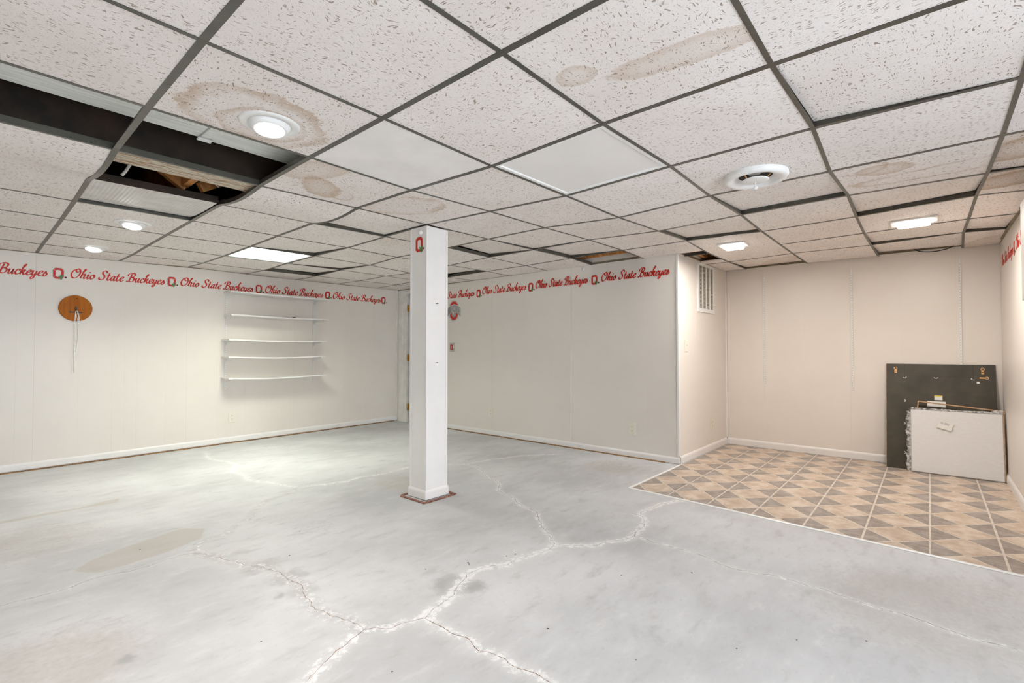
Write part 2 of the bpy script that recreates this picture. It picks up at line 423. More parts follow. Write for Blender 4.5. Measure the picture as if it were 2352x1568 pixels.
def L(u): return u + UL

def wall_mesh(name, w, rects, mat='wall', ext=(0.0, 0.0)):
    mb = MB()
    for (u0, u1, z0, z1) in rects: mb.box((u0, 0, z0), (u1, TH, z1))
    return struct(obj(name, mb, mat, None, w.p0, w.rz))
wl = wall_mesh('wall_left', WL, [(-TH, WL.len + TH, 0, TOP)])
# doorway in the back wall close to the corner
wb = wall_mesh('wall_back', WBK, [(-TH, .245, 0, TOP), (.245, 1.07, 1.985, TOP), (1.07, WBK.len - .001, 0, TOP)])
ws = wall_mesh('wall_alcove_side', WS, [(.0005, WS.len + TH, 0, TOP)])
wa = wall_mesh('wall_alcove_back', WA, [(0, WA.len + TH, 0, TOP)])
wr = wall_mesh('wall_right', WR, [(0, WR.len, 0, TOP)])
wt = wall_mesh('wall_return', WRET, [(TH, WRET.len + TH, 0, TOP)])
ww = wall_mesh('wall_window', WWIN, [(0, 1.1, 0, TOP), (1.1, 3.7, 0, .1), (1.1, 3.7, 1.9, TOP), (3.7, WWIN.len + TH, 0, TOP)])
wrr = wall_mesh('wall_rear', WREAR, [(0, WREAR.len + TH, 0, TOP)])
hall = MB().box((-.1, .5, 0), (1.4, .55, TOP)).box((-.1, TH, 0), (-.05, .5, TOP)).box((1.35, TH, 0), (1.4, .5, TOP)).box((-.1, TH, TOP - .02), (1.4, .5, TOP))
struct(obj('wall_hallway', hall, 'dark', None, WBK.p0, WBK.rz))  # near-black colour stands in for the unlit space beyond the door

# glazed door (daylight) behind the camera
win = struct(put('window_1', MB().ring([(1.1, .1), (3.7, .1), (3.7, 1.9), (1.1, 1.9)], [(1.16, .16), (3.64, .16), (3.64, 1.84), (1.16, 1.84)], .01, .08).mesh('window_1', M['trim']), None, WWIN.p0, WWIN.rz))
obj('mullion', MB().box((2.37, .02, .16), (2.43, .07, 1.84)), 'trim', win)
for k, (a, c2) in enumerate(((1.16, 2.37), (2.43, 3.64))):
    obj('pane', MB().box((a, .04, .16), (c2, .046, 1.84)), 'glass', win)

# ---- wall panelling: each sheet is a piece with its own grooves
def sheet(w, parent, u0, u1, grooves, z0, z1, y=0.0, th=.006, bow=None, gw=.0014, gd=.0006, mat='wall'):
    xs = [(u0, 0.0)]
    for g in sorted(grooves):
        if u0 + .01 < g < u1 - .01: xs += [(g - gw, 0), (g, gd), (g + gw, 0)]
    xs.append((u1, 0.0))
    zs = [z0 + (z1 - z0) * k / 12 for k in range(13)] if bow else [z0, z1]
    mb = MB(); vs = []; fs = []; n = len(xs)
    for z in zs:
        for (x, d) in xs: vs.append((x, -th + d - y - (bow(x, z) if bow else 0), z))
    for r in range(len(zs) - 1):
        for k in range(n - 1): fs.append((r * n + k, r * n + k + 1, (r + 1) * n + k + 1, (r + 1) * n + k))
    k0 = len(vs)
    for z in zs: vs += [(u0, 0.0, z), (u1, 0.0, z)]
    for r in range(len(zs) - 1):
        fs += [(r * n, (r + 1) * n, k0 + 2 * r + 2, k0 + 2 * r), (r * n + n - 1, k0 + 2 * r + 1, k0 + 2 * r + 3, (r + 1) * n + n - 1)]
    mb.add(vs, fs)
    return obj('panel', mb, mat, parent)
rg = random.Random(3)
def irregular(u0, u1):
    g = []; x = u0
    while x < u1: x += rg.choice((.10, .15, .205, .255, .10, .31)); g.append(x)
    return g
edges = [0.0] + [L(u) for u in (-.72, .51, 1.73, 2.95, 4.17)] + [WL.len - .012]
for a, c2 in zip(edges[:-1], edges[1:]): sheet(WL, wl, a + .0003, c2 - .0003, irregular(a, c2), .0, TOP - .01)
sheet(WBK, wb, 1.14, 2.07, irregular(1.0, 2.07)[::3], 0, TOP - .01)
sheet(WBK, wb, 2.072, 3.298, [2.38, 2.68, 2.99], 0, TOP - .01, bow=lambda x, z: (max(0, (x - 3.0) / .3) ** 2) * (.006 * math.sin(z * 2.3 + .3) + .001))
sheet(WBK, wb, 3.304, WBK.len - .002, [3.62, 3.96, 4.2], 0, TOP - .01, y=-.003)
sheet(WS, ws, .012, WS.len - .002, [.48, 1.0], 0, TOP - .01)
sheet(WA, wa, .02, 1.2158, [.42, .81], 0, TOP - .01)
sheet(WA, wa, 1.2162, 2.31, [1.62, 2.02], 0, TOP - .01)
sheet(WR, wr, .012, 1.22, [.4, .8], 0, TOP - .01)
sheet(WR, wr, 1.222, 2.44, [1.6, 2.0], 0, TOP - .01)

# ---- baseboards, trims
def base_profile(h, t=.012):
    return [(0, 0), (-t, 0), (-t, h * .72), (-t * .75, h * .88), (-t * .3, h), (0, h)]
def baseboard(name, w, u0, u1, h, z0, mat='trim', out=.0062):
    pr = base_profile(h); mb = MB(); n = len(pr)
    vs = [(u0, y - out, z + z0) for y, z in pr] + [(u1, y - out, z + z0) for y, z in pr]
    mb.add(vs, [(i, (i + 1) % n, (i + 1) % n + n, i + n) for i in range(n)] + [tuple(range(n)), tuple(range(2 * n - 1, n - 1, -1))])
    return struct(obj(name, mb, mat, None, w.p0, w.rz))
baseboard('baseboard_left', WL, 0.03, WL.len - .02, .060, .016)
baseboard('baseboard_back', WBK, 1.15, 3.40, .056, .010)
baseboard('baseboard_back', WBK, 3.403, WBK.len + .010, .056, .008, out=.0035)
baseboard('baseboard_alcove_side', WS, .004, WS.len - .02, .072, .0035)
baseboard('baseboard_alcove_back', WA, .02, 2.30, .072, .0035)
baseboard('baseboard_right', WR, .022, 2.45, .072, .0035)
def trim(name, w, u0, u1, y0, y1, z0, z1, mat='trim', bev=.002):
    return struct(obj(name, MB().box((u0, -y1, z0), (u1, -y0, z1), bev), mat, None, w.p0, w.rz))
trim('trim_1', WL, WL.len - .018, WL.len - .001, .0002, .018, .012, TOP - .02)            # inside corner bead, left / back
trim('trim_2', WBK, WBK.len - .016, WBK.len + .006, .0045, .010, .066, TOP - .02)         # outside corner, back wall face
trim('trim_3', WS, -.004, .012, .0002, .010, .078, TOP - .02)                              # outside corner, alcove face
trim('trim_4', WA, .0005, .018, .0002, .018, .078, TOP - .02)                              # alcove inside corner
obj('corner_gap', MB().box((-.0048, -.0125, .03), (.003, -.0102, .066)), 'wood_dark', ws)

# ---- door in the corner
dr = struct(put('door_1', None, None, WBK.p0, WBK.rz))
def door_part(name, mb, mat): return obj(name, mb, mat, dr)
for a, c2 in ((.075, .235), (1.08, 1.14)):
    mb = MB(); w_ = c2 - a
    pr = [(a, 0), (a, -.016), (a + .012, -.020), (a + w_ * .55, -.015), (a + w_ * .62, -.010), (c2 - .012, -.010), (c2, -.006), (c2, 0)]
    mb.add([(x, y, .0) for x, y in pr] + [(x, y, 2.03) for x, y in pr], [(i, (i + 1) % 8, (i + 1) % 8 + 8, i + 8) for i in range(8)] + [tuple(range(8)), tuple(range(15, 7, -1))])
    door_part('casing', mb, 'casing')
door_part('casing', MB().box((.235, -.014, 1.972), (1.08, 0, 2.03), .003), 'casing')
door_part('jamb', MB().box((.2355, -.012, 0), (.262, .088, 1.972), .001), 'casing')
door_part('jamb', MB().box((1.052, -.012, 0), (1.078, .088, 1.972), .001), 'casing')
door_part('stop', MB().box((.262, .045, 0), (.272, .08, 1.972)), 'casing')
slab = door_part('door_slab', MB().box((.312, .012, .012), (1.046, .047, 1.955), .003), 'casing')
kn = MB().lathe([(.0, -.062), (.018, -.06), (.026, -.045), (.020, -.028), (.009, -.02), (.009, .0), (.024, .004), (.024, .012)], 20, 'y', (.98, .0, .93))
obj('door_knob', kn, 'brass', slab)
for z in (1.748, .989, .234):
    hg = MB().lathe([(.0075, -.048), (.0075, .048)], 12, 'z', (.290, -.003, z), True, True)
    hg.box((.262, -.001, z - .045), (.289, .002, z + .045)).box((.291, .006, z - .045), (.3125, .0115, z + .045))
    hg.lathe([(0, .058), (.006, .055), (.008, .049)], 10, 'z', (.290, -.003, z)).lathe([(0, -.058), (.006, -.055), (.008, -.049)], 10, 'z', (.290, -.003, z))
    door_part('hinge', hg, 'brass')

# ---- concrete floor with cracks
CR = {
'c1':[(0.139,3.029),(0.158,3.027),(0.253,3.018),(0.371,3.011),(0.483,3.048),(0.598,3.017),(0.739,3.033),(0.833,3.043),(0.878,3.022)],
'c2':[(0.878,3.022),(0.981,3.187),(1.101,3.197),(1.261,3.342),(1.454,3.607),(1.625,3.723),(1.861,3.837)],
'c3':[(1.861,3.837),(1.784,4.032),(1.705,4.234),(1.668,4.43),(1.681,4.786),(1.802,5.015),(1.777,5.35),(1.831,5.984)],
'c4':[(1.866,3.831),(2.017,3.762),(2.186,3.713),(2.325,3.746),(2.546,3.696),(2.838,3.717),(3.134,3.518),(3.275,3.404),(3.538,3.36),(3.742,3.287),(3.956,3.211),(4.257,2.981)],
'c5':[(3.263,3.369),(3.242,3.201),(3.095,3.016),(3.041,2.796),(2.934,2.662),(2.826,2.581),(2.745,2.333),(2.675,2.244),(2.602,2.017),(2.413,1.833),(2.321,1.705),(2.241,1.619)],
'c6':[(0.878,3.022),(0.954,2.857),(0.986,2.731),(1.043,2.581),(1.08,2.431),(1.085,2.276),(1.053,2.132),(1.025,2.02),(1.04,1.926),(1.059,1.822),(1.079,1.755),(1.075,1.692)],
'c7':[(1.075,1.692),(1.0,1.669),(0.905,1.634),(0.834,1.599),(0.778,1.57),(0.722,1.533),(.5,1.42)],
'c8':[(1.075,1.692),(1.111,1.671),(1.149,1.62),(1.203,1.611),(1.286,1.576)],
'c9':[(1.286,1.576),(1.363,1.608),(1.424,1.617),(1.488,1.626),(1.562,1.675),(1.664,1.728),(1.763,1.718),(1.873,1.645),(1.973,1.645),(2.093,1.612),(2.241,1.619)],
'c10':[(1.286,1.576),(1.286,1.497),(1.282,1.419),(1.301,1.334),(1.273,1.263),(1.292,1.226),(1.303,1.159),(1.289,1.103),(1.309,1.035),(1.306,0.967),(1.296,0.909),(1.28,.6)],
'c11':[(2.241,1.619),(2.295,1.523),(2.364,1.445),(2.52,1.377),(2.654,1.335),(2.888,1.385),(3.007,1.47),(3.209,1.481),(3.385,1.443),(3.503,1.375)],
'c11b':[(3.007,1.47),(2.966,1.576),(2.933,1.676)],
'c12':[(2.654,1.335),(2.638,1.218),(2.647,1.041),(2.628,0.909),(2.584,0.75),(2.608,0.64),(2.629,0.493),(2.63,0.392),(2.605,0.286),(2.588,0.181),(2.589,0.054),(2.563,-0.062),(2.562,-0.23)],
's':[(0.645,2.716),(0.559,2.429),(0.499,2.235),(0.36,2.308),(0.154,2.465)],
}
# salt strength, salt half width, dirt strength, dirt half width, line width, line material
CP = {'c1':(.50,.035,.35,.04,.0035,'crack'),'c2':(.52,.06,.60,.06,0,'crack'),'c3':(.62,.05,.2,.05,0,'crack'),'c4':(.70,.045,.25,.04,.003,'crack'),
 'c5':(.68,.04,.1,.02,.0042,'crack'),'c6':(.56,.095,.62,.085,.0032,'rust'),'c7':(.68,.065,.2,.03,.0032,'rust'),'c8':(.68,.06,.15,.03,.0030,'rust'),
 'c9':(.74,.065,.18,.05,.0026,'crack'),'c10':(.68,.055,.25,.035,.0036,'rust'),'c11':(.74,.055,.12,.04,.003,'crack'),'c11b':(.6,.02,0,.02,0,'crack'),
 'c12':(.62,.035,.2,.03,.0034,'crack'),'s':(.40,.010,0,.01,0,'crack')}
def jag(pts, amp, depth):
    for _ in range(depth):
        q = [pts[0]]
        for a, c2 in zip(pts[:-1], pts[1:]):
            dx, dy = c2[0] - a[0], c2[1] - a[1]; o = rg.uniform(-amp, amp)
            q += [((a[0] + c2[0]) / 2 - dy * o, (a[1] + c2[1]) / 2 + dx * o), c2]
        pts = q
    return pts
CJ = {k: jag(v, .11, 2 if k != 's' else 0) for k, v in CR.items()}
STP = ([(0.42,3.224),(0.486,3.312),(0.629,3.391),(0.816,3.452),(0.946,3.495),(1.041,3.385),(0.971,3.235),(0.781,3.15),(0.605,3.117),(0.493,3.113)],
       [(0.187,4.523),(0.228,4.519),(0.447,4.519),(0.603,4.489),(0.77,4.568),(0.84,4.556),(0.802,4.445),(0.649,4.461),(0.457,4.459),(0.225,4.457),(0.0,4.47),(0.0,4.53)])
def build_floor():
    x0, x1, y0, y1 = -2.05, 6.12, -2.78, 6.47
    nx, ny = 330, 372
    xs = np.linspace(x0, x1, nx); ys = np.linspace(y0, y1, ny)
    X, Y = np.meshgrid(xs, ys); P = np.stack([X.ravel(), Y.ravel()], 1)
    salt = np.zeros(len(P)); dirt = np.zeros(len(P)); stain = np.zeros(len(P))
    for k, pts in CJ.items():
        s, w, d, dw, lw, _ = CP[k]; best = np.full(len(P), 9.0)
        for a, c2 in zip(pts[:-1], pts[1:]):
            a = np.array(a); v = np.array(c2) - a; q = P - a
            t = np.clip((q @ v) / (v @ v + 1e-9), 0, 1); best = np.minimum(best, np.hypot(*(q - t[:, None] * v).T))
        salt = np.maximum(salt, s * np.clip(1.25 - best / w, 0, 1)); dirt = np.maximum(dirt, d * np.clip(1.2 - best / dw, 0, 1))
    for (cx, cy, r, s) in ((1.555, 1.70, .13, 1.0), (1.60, 1.62, .09, .9), (1.04, 2.58, .13, .75), (1.08, 2.36, .12, .85), (1.06, 2.18, .10, .8), (1.13, 1.66, .05, .7),
                           (1.50, 2.89, .28, .45), (1.30, 3.25, .2, .4), (2.282, .25, .16, .45), (1.775, .85, .2, .4), (4.2, 2.2, .5, .42), (.425, 2.17, .045, .9), (.97, 2.204, .032, .9), (1.52, 1.30, .12, .3), (2.05, 3.3, .35, .3)):
        dd = np.hypot(P[:, 0] - cx, P[:, 1] - cy); dirt = np.maximum(dirt, s * np.clip(1.3 - dd / r, 0, 1))
    for poly in STP:
        ins = np.zeros(len(P), bool); dist = np.full(len(P), 9.0); n = len(poly)
        for i in range(n):
            a = np.array(poly[i]); c2 = np.array(poly[(i + 1) % n]); v = c2 - a; q = P - a
            t = np.clip((q @ v) / (v @ v + 1e-9), 0, 1); dist = np.minimum(dist, np.hypot(*(q - t[:, None] * v).T))
            cond = (a[1] > P[:, 1]) != (c2[1] > P[:, 1])
            with np.errstate(divide='ignore', invalid='ignore'):
                xi = (c2[0] - a[0]) * (P[:, 1] - a[1]) / (c2[1] - a[1] + 1e-12) + a[0]
            ins ^= cond & (P[:, 0] < xi)
        sd = np.where(ins, dist, -dist); stain = np.maximum(stain, np.clip(.5 + sd / .05, 0, 1))
    for (cx, cy, r, s) in ((2.45, 3.35, .35, .48), (.3, 3.9, .6, .46), (4.1, 2.3, .45, .50), (2.7, .0, .7, .52), (.2, 2.3, .5, .52), (2.9, -.2, .6, .5)):
        dd = np.hypot(P[:, 0] - cx, P[:, 1] - cy); stain = np.maximum(stain, s * np.clip(1.4 - dd / r, 0, 1))
    me = bpy.data.meshes.new('floor'); n = len(P)
    me.vertices.add(n + 4); co = np.zeros((n + 4, 3), np.float32); co[:n, :2] = P
    co[n:] = [(x0, y0, -.12), (x1, y0, -.12), (x1, y1, -.12), (x0, y1, -.12)]
    me.vertices.foreach_set('co', co.ravel())
    idx = np.arange(nx * ny).reshape(ny, nx)
    q = np.stack([idx[:-1, :-1].ravel(), idx[:-1, 1:].ravel(), idx[1:, 1:].ravel(), idx[1:, :-1].ravel()], 1)
    q = np.vstack([q, [[n + 3, n + 2, n + 1, n]]])
    me.loops.add(q.size); me.polygons.add(len(q))
    me.loops.foreach_set('vertex_index', q.ravel().astype(np.int32))
    me.polygons.foreach_set('loop_start', np.arange(0, q.size, 4, dtype=np.int32))
    me.polygons.foreach_set('loop_total', np.full(len(q), 4, np.int32))
    me.update(); me.validate()
    for nm, arr in (('salt', salt), ('dirt', dirt), ('stain', stain)):
        at = me.attributes.new(nm, 'FLOAT', 'POINT'); at.data.foreach_set('value', np.append(arr, [0] * 4).astype(np.float32))
    me.materials.append(M['concrete'])
    return struct(put('floor', me))
floor = build_floor()
for k, pts in CJ.items():
    lw, lm = CP[k][4], CP[k][5]
    if not lw: continue
    pts = jag(pts, .16, 1); mb = MB(); vs = []; n = len(pts)
    for i, p in enumerate(pts):
        a = pts[max(i - 1, 0)]; c2 = pts[min(i + 1, n - 1)]; d = Vector((c2[0] - a[0], c2[1] - a[1])).normalized()
        w_ = lw * rg.uniform(.25, 1.0) * .5
        if rg.random() < .12: w_ = .0003
        vs += [(p[0] - d.y * w_, p[1] + d.x * w_, .0004), (p[0] + d.y * w_, p[1] - d.x * w_, .0004)]
    mb.add(vs, [(2 * i, 2 * i + 1, 2 * i + 3, 2 * i + 2) for i in range(n - 1)])
    obj('crack', mb, lm, floor)
# specks of grit on the slab
gm = MB()
for (x, y) in [(1.753, 1.801), (1.745, 1.79), (1.76, 1.815), (1.57, 1.922), (.78, 1.915), (2.105, .394), (2.267, .194), (2.0, 1.7), (1.95, 1.72), (2.15, 1.15), (2.4, .9), (1.9, .55), (1.6, .8), (1.2, 2.6), (1.4, 2.9), (.7, 3.3), (1.0, 1.4), (1.55, 1.15)]:
    r = rg.uniform(.003, .006); gm.lathe([(0, .002), (r * .7, .0015), (r, 0)], 7, 'z', (x, y, .0002), True)
g_o = obj('grit', gm, 'crack', floor); g_o['kind'] = 'stuff'

# ---- vinyl floor of the alcove
from itertools import product
def clip_poly(poly, planes):
    for (a, bq, c0) in planes:                       # keep a*x + b*y <= c
        out = []
        for i in range(len(poly)):
            p, q = poly[i], poly[(i + 1) % len(poly)]
            dp = a * p[0] + bq * p[1] - c0; dq = a * q[0] + bq * q[1] - c0
            if dp <= 0: out.append(p)
            if (dp < 0 < dq) or (dq < 0 < dp):
                t = dp / (dp - dq); out.append((p[0] + (q[0] - p[0]) * t, p[1] + (q[1] - p[1]) * t))
        poly = out
        if len(poly) < 3: return []
    return poly
E0 = Vector((3.566, 1.816)); E1 = Vector((3.42, -.333)); ed = (E1 - E0).normalized()     # front edge of the vinyl
E2 = E0 + ed * 2.31
en = Vector((ed.y, -ed.x))                                                                  # towards the concrete (-X)
if en.x > 0: en = -en
PL = [(en.x, en.y, en.dot(E0)), (0, 1, 1.812), (0, -1, .478), (1, 0, 5.985)]
vf = struct(obj('floor_vinyl', MB().prism(clip_poly([(3, -.6), (6.1, -.6), (6.1, 1.9), (3, 1.9)], PL), .0002, .0022, 'xy'), 'v_grout'))
def area2(p): return abs(sum(p[i][0] * p[(i + 1) % len(p)][1] - p[(i + 1) % len(p)][0] * p[i][1] for i in range(len(p)))) / 2
TX, TY = .3046, .3000; X0, Y0 = 4.0, 1.212
sq = .005
def piece(name, poly, mat):
    cl = clip_poly(poly, PL)
    if len(cl) < 3 or area2(cl) < .0002: return
    cx = sum(p[0] for p in cl) / len(cl); cy = sum(p[1] for p in cl) / len(cl)
    obj(name, MB().prism([(p[0] - cx, p[1] - cy) for p in cl], .0, .0007, 'xy'), mat, vf, (cx, cy, .0022))
for r in range(-3, 8):
    for c2 in range(-7, 4):
        xa, xb = X0 + r * TX, X0 + (r + 1) * TX; yl = Y0 + c2 * TY; xm = (xa + xb) / 2
        for sg in (1, -1):                            # two triangles each side of the long grout line
            yb = yl + sg * .0055; ya = yl + sg * .134
            piece('grey_triangle', [(xa + .014, yb), (xm - .0035, yb), (xm - .0012, ya)], 'v_grey')
            piece('grey_triangle', [(xm + .0035, yb), (xb - .014, yb), (xm + .0012, ya)], 'v_grey')
        ym = yl + TY / 2; hx = TX / 2
        piece('tan_diamond', [(xa, yl + .008), (xa + hx - .012, ym - .012), (xa + hx - .004, ym - .004), (xa + hx - .004, ym + .004), (xa + hx - .012, ym + .012), (xa, yl + TY - .008),
                              (xa - hx + .012, ym + .012), (xa - hx + .004, ym + .004), (xa - hx + .004, ym - .004), (xa - hx + .012, ym - .012)], 'v_tan')
def strip(name, p0, p1, w_, h, mat):
    d = Vector((p1[0] - p0[0], p1[1] - p0[1])); ln = d.length; rz = math.atan2(d.y, d.x)
    pr = [(-w_ / 2, 0), (w_ / 2, 0), (w_ / 2, h * .4), (w_ * .22, h), (-w_ * .22, h), (-w_ / 2, h * .4)]
    mb = MB().add([(0, y, z) for y, z in pr] + [(ln, y, z) for y, z in pr], [(i, (i + 1) % 6, (i + 1) % 6 + 6, i + 6) for i in range(6)] + [(0, 1, 2, 3, 4, 5), (11, 10, 9, 8, 7, 6)])
    return obj(name, mb, mat, None, (p0[0], p0[1], .0005), rz)
o1 = E0 + en * .013; o2 = E2 + en * .013
struct(strip('trim_5', (o1.x, o1.y + .012), (o2.x, o2.y), .026, .006, 'white_metal'))
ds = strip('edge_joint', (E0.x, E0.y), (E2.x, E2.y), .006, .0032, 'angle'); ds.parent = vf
struct(strip('trim_6', (o1.x - .012, 1.8265), (4.598, 1.8225), .022, .005, 'white_metal'))

# ---- carpet tack strips left along the walls
def tack(u0, u1, w, out, label, mat='tack', wd=.024):
    mb = MB(); n = int((u1 - u0) / .06) + 1; a = []
    for i in range(n + 1):
        u = u0 + (u1 - u0) * i / n; j1 = rg.uniform(-.0025, .0025); j2 = rg.uniform(-.0025, .0025); h = .007 + rg.uniform(-.0008, .0008)
        a += [(u, -out + j1, 0), (u, -out - wd + j2, 0), (u, -out - wd + j2, h), (u, -out + j1, h)]
    mb.add(a, [(4 * i + k, 4 * i + (k + 1) % 4, 4 * i + 4 + (k + 1) % 4, 4 * i + 4 + k) for i in range(n) for k in range(4)] + [(0, 1, 2, 3), tuple(4 * n + k for k in (3, 2, 1, 0))])
    o = tag(obj('tack_strip', mb, mat, None, (w.p0.x, w.p0.y, .0004), w.rz), label, 'wood strip', 'carpet tack strips on the concrete')
    nm = MB(); u = u0 + .05
    while u < u1 - .02:
        nm.lathe([(.0016, .0), (.0012, .005), (0, .008)], 5, 'z', (u, -out - wd * .5, .007), False); u += .16
    nl = obj('nail_row', nm, 'black_metal', o); nl['kind'] = 'stuff'
tack(.3, WL.len - .06, WL, .010, 'long brown tack strip on the floor along the shelf wall')
tack(1.2, WBK.len - .13, WBK, .012, 'brown tack strip on the floor along the wall with two outlets')

# ------------------------------------------------------------------ ceiling grid
NODES = {
 (3,-1):(2.303,-0.244,1.994), (4,-1):(2.913,-0.248,2.007), (5,-1):(3.523,-0.241,2.017), (6,-1):(4.106,-0.231,2.045), (7,-1):(4.743,-0.224,2.033), (8,-1):(5.324,-0.220,2.045),
 (2,0):(1.694,0.369,1.999), (3,0):(2.307,0.352,2.006), (4,0):(2.913,0.373,2.003), (5,0):(3.524,0.360,2.027), (6,0):(4.132,0.376,2.029), (7,0):(4.741,0.382,2.026), (8,0):(5.351,0.382,2.033),
 (1,1):(1.087,0.977,1.999), (2,1):(1.695,0.979,1.998), (3,1):(2.313,0.958,2.002), (4,1):(2.916,0.972,2.005), (5,1):(3.527,0.967,2.021), (6,1):(4.132,0.981,2.023), (7,1):(4.742,0.980,2.022), (8,1):(5.348,1.000,2.040),
 (0,2):(0.467,1.591,1.991), (1,2):(1.082,1.591,1.990), (2,2):(1.704,1.596,1.985), (3,2):(2.311,1.579,1.985), (4,2):(2.924,1.569,1.985), (5,2):(3.535,1.561,2.008), (6,2):(4.138,1.576,2.040),
 (0,3):(0.471,2.200,1.999), (1,3):(1.093,2.195,1.999), (2,3):(1.688,2.203,1.996), (3,3):(2.315,2.187,2.010), (4,3):(2.920,2.190,2.020), (5,3):(3.534,2.180,2.033), (6,3):(4.139,2.186,2.041),
 (0,4):(0.481,2.807,2.007), (1,4):(1.109,2.799,2.004), (2,4):(1.710,2.799,2.015), (3,4):(2.297,2.814,2.026), (4,4):(2.934,2.787,2.027), (5,4):(3.542,2.784,2.032), (6,4):(4.152,2.780,2.042),
 (0,5):(0.478,3.418,2.016), (1,5):(1.114,3.408,2.022), (2,5):(1.717,3.407,2.022), (3,5):(2.334,3.397,2.032), (4,5):(2.987,3.352,2.041), (5,5):(3.562,3.377,2.040), (6,5):(4.162,3.382,2.037),
 (0,6):(0.495,4.025,2.023), (1,6):(1.127,4.016,2.028), (2,6):(1.732,4.011,2.026), (3,6):(2.353,3.999,2.029), (5,6):(3.578,3.979,2.032), (6,6):(4.173,3.985,2.040),
 (0,7):(0.505,4.634,2.022), (1,7):(1.125,4.627,2.020), (2,7):(1.752,4.615,2.029), (3,7):(2.353,4.612,2.032), (4,7):(2.973,4.599,2.023), (5,7):(3.537,4.627,2.009), (6,7):(4.133,4.637,2.027),
 (0,8):(0.512,5.243,2.022), (1,8):(1.135,5.236,2.024), (2,8):(1.742,5.231,2.020), (3,8):(2.355,5.224,2.031), (4,8):(2.978,5.210,2.038), (5,8):(3.589,5.201,2.037),
 (0,9):(0.517,5.853,2.021), (1,9):(1.147,5.844,2.023), (2,9):(1.749,5.840,2.025), (3,9):(2.368,5.830,2.023), (4,9):(2.993,5.816,2.029), (5,9):(3.601,5.808,2.035), (6,9):(4.201,5.807,2.044),
 (0,10):(0.513,6.252,1.997), (1,10):(1.117,6.271,2.007), (2,10):(1.733,6.289,2.032), (3,10):(2.338,6.307,2.029), (4,10):(2.957,6.326,2.025), (5,10):(3.567,6.344,2.039), (6,10):(4.198,6.363,2.041),
}
def node(i, j):
    if (i, j) in NODES: return Vector(NODES[(i, j)])
    x = .475 + .6096 * i; y = .37 + .6096 * j
    z = min(2.045, max(1.99, 1.988 + .004 * (max(i, 0) + max(j, 0))))
    if j == 10: y = 6.237 + .03 * x; z = 1.99 if i < 0 else 2.05
    if i < 0 and j >= 2: z = NODES[(0, j)][2]
    return Vector((x, y, z))
SAG = {('i', 0, 4): -.030, ('i', 1, 4): -.026, ('i', 2, 4): -.028}      # bowed rail lengths: rail index, bay
def Pg(fi, fj):
    i, j = math.floor(fi), math.floor(fj); s, t = fi - i, fj - j
    p = node(i, j) * (1 - s) * (1 - t) + node(i + 1, j) * s * (1 - t) + node(i, j + 1) * (1 - s) * t + node(i + 1, j + 1) * s * t
    p.z += (SAG.get(('i', i, j), 0) * (1 - s) + SAG.get(('i', i + 1, j), 0) * s) * 4 * t * (1 - t)
    return p
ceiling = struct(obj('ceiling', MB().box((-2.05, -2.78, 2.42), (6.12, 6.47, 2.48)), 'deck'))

def tpatch(i0, i1, j0, j1, lift, inset, z0, z1, n=6, sag=0.0):
    """solid slab following the grid between two rails each way; lift = (00, 10, 11, 01)"""
    w = (i1 - i0) * .6096; d = (j1 - j0) * .6096; c = Pg((i0 + i1) / 2, (j0 + j1) / 2)
    vs = []; N1 = n + 1
    for zz in (z0, z1):
        for b_ in range(N1):
            for a in range(N1):
                s = (inset / w) + (1 - 2 * inset / w) * a / n; t = (inset / d) + (1 - 2 * inset / d) * b_ / n
                p = Pg(i0 + (i1 - i0) * s, j0 + (j1 - j0) * t)
                p.z += zz + lift[0] * (1 - s) * (1 - t) + lift[1] * s * (1 - t) + lift[2] * s * t + lift[3] * (1 - s) * t - sag * math.sin(math.pi * s) * math.sin(math.pi * t)
                vs.append(p - c)
    fs = []; K = N1 * N1
    for b_ in range(n):
        for a in range(n):
            k = b_ * N1 + a; fs += [(k, k + 1, k + N1 + 1, k + N1), (K + k, K + k + N1, K + k + N1 + 1, K + k + 1)]
    rim = [a for a in range(n)] + [n + b_ * N1 for b_ in range(n)] + [n * N1 + a for a in range(n, 0, -1)] + [b_ * N1 for b_ in range(n, 0, -1)]
    for q in range(len(rim)):
        a, b_ = rim[q], rim[(q + 1) % len(rim)]; fs.append((a, K + a, K + b_, b_))
    return MB().add(vs, fs), c

IB = (4.604 - .475) / .6096 - .012; IA = (5.995 - .475) / .6096 - .02; IRET = (3.3 - .475) / .6096
JR = (-.486 - .37) / .6096 + .015; JS = (1.835 - .37) / .6096 - .015
LIFT = {(4, 0): (0, .026, .028, .004), (5, -1): (0, .032, .028, 0), (5, 1): (0, .020, .026, .02), (7, -1): (0, .0, .024, .0), (8, -1): (0, .02, .04, 0), (7, -2): (0, .014, .024, 0),
        (2, -1): (0, .0, .024, .006), (2, -2): (0, .01, .02, 0), (4, -2): (0, .0, .012, 0), (2, 4): (.0, .002, .016, .030), (4, 4): (.0, .0, .035, .045), (5, 3): (0, .0, .03, .035), (3, 8): (0, .0, .04, .034), (5, 6): (0, .03, .045, 0),
        (2, 6): (0, 0, .03, 0), (3, 7): (0, 0, .02, 0), (8, 1): (0, .03, .02, 0), (4, 3): (0, 0, .012, 0)}
TM = {(0, 2): 'tile_a', (1, 3): 'tile_b', (2, 3): 'tile_c', (1, 0): 'tile_d', (4, -1): 'tile_e', (5, -2): 'tile_f', (4, -2): 'tile_f', (1, 2): 'board', (8, 1): 'tile_g', (8, -2): 'tile_g'}
SKIP = {(-1, 3), (0, 3), (0, 4), (0, 5), (2, 7), (2, 1), (7, 1), (-1, 5)}
BIG = {(-1, 4): (-1, 0, 4, 6), (6, 1): (6, 8, 1, 2)}
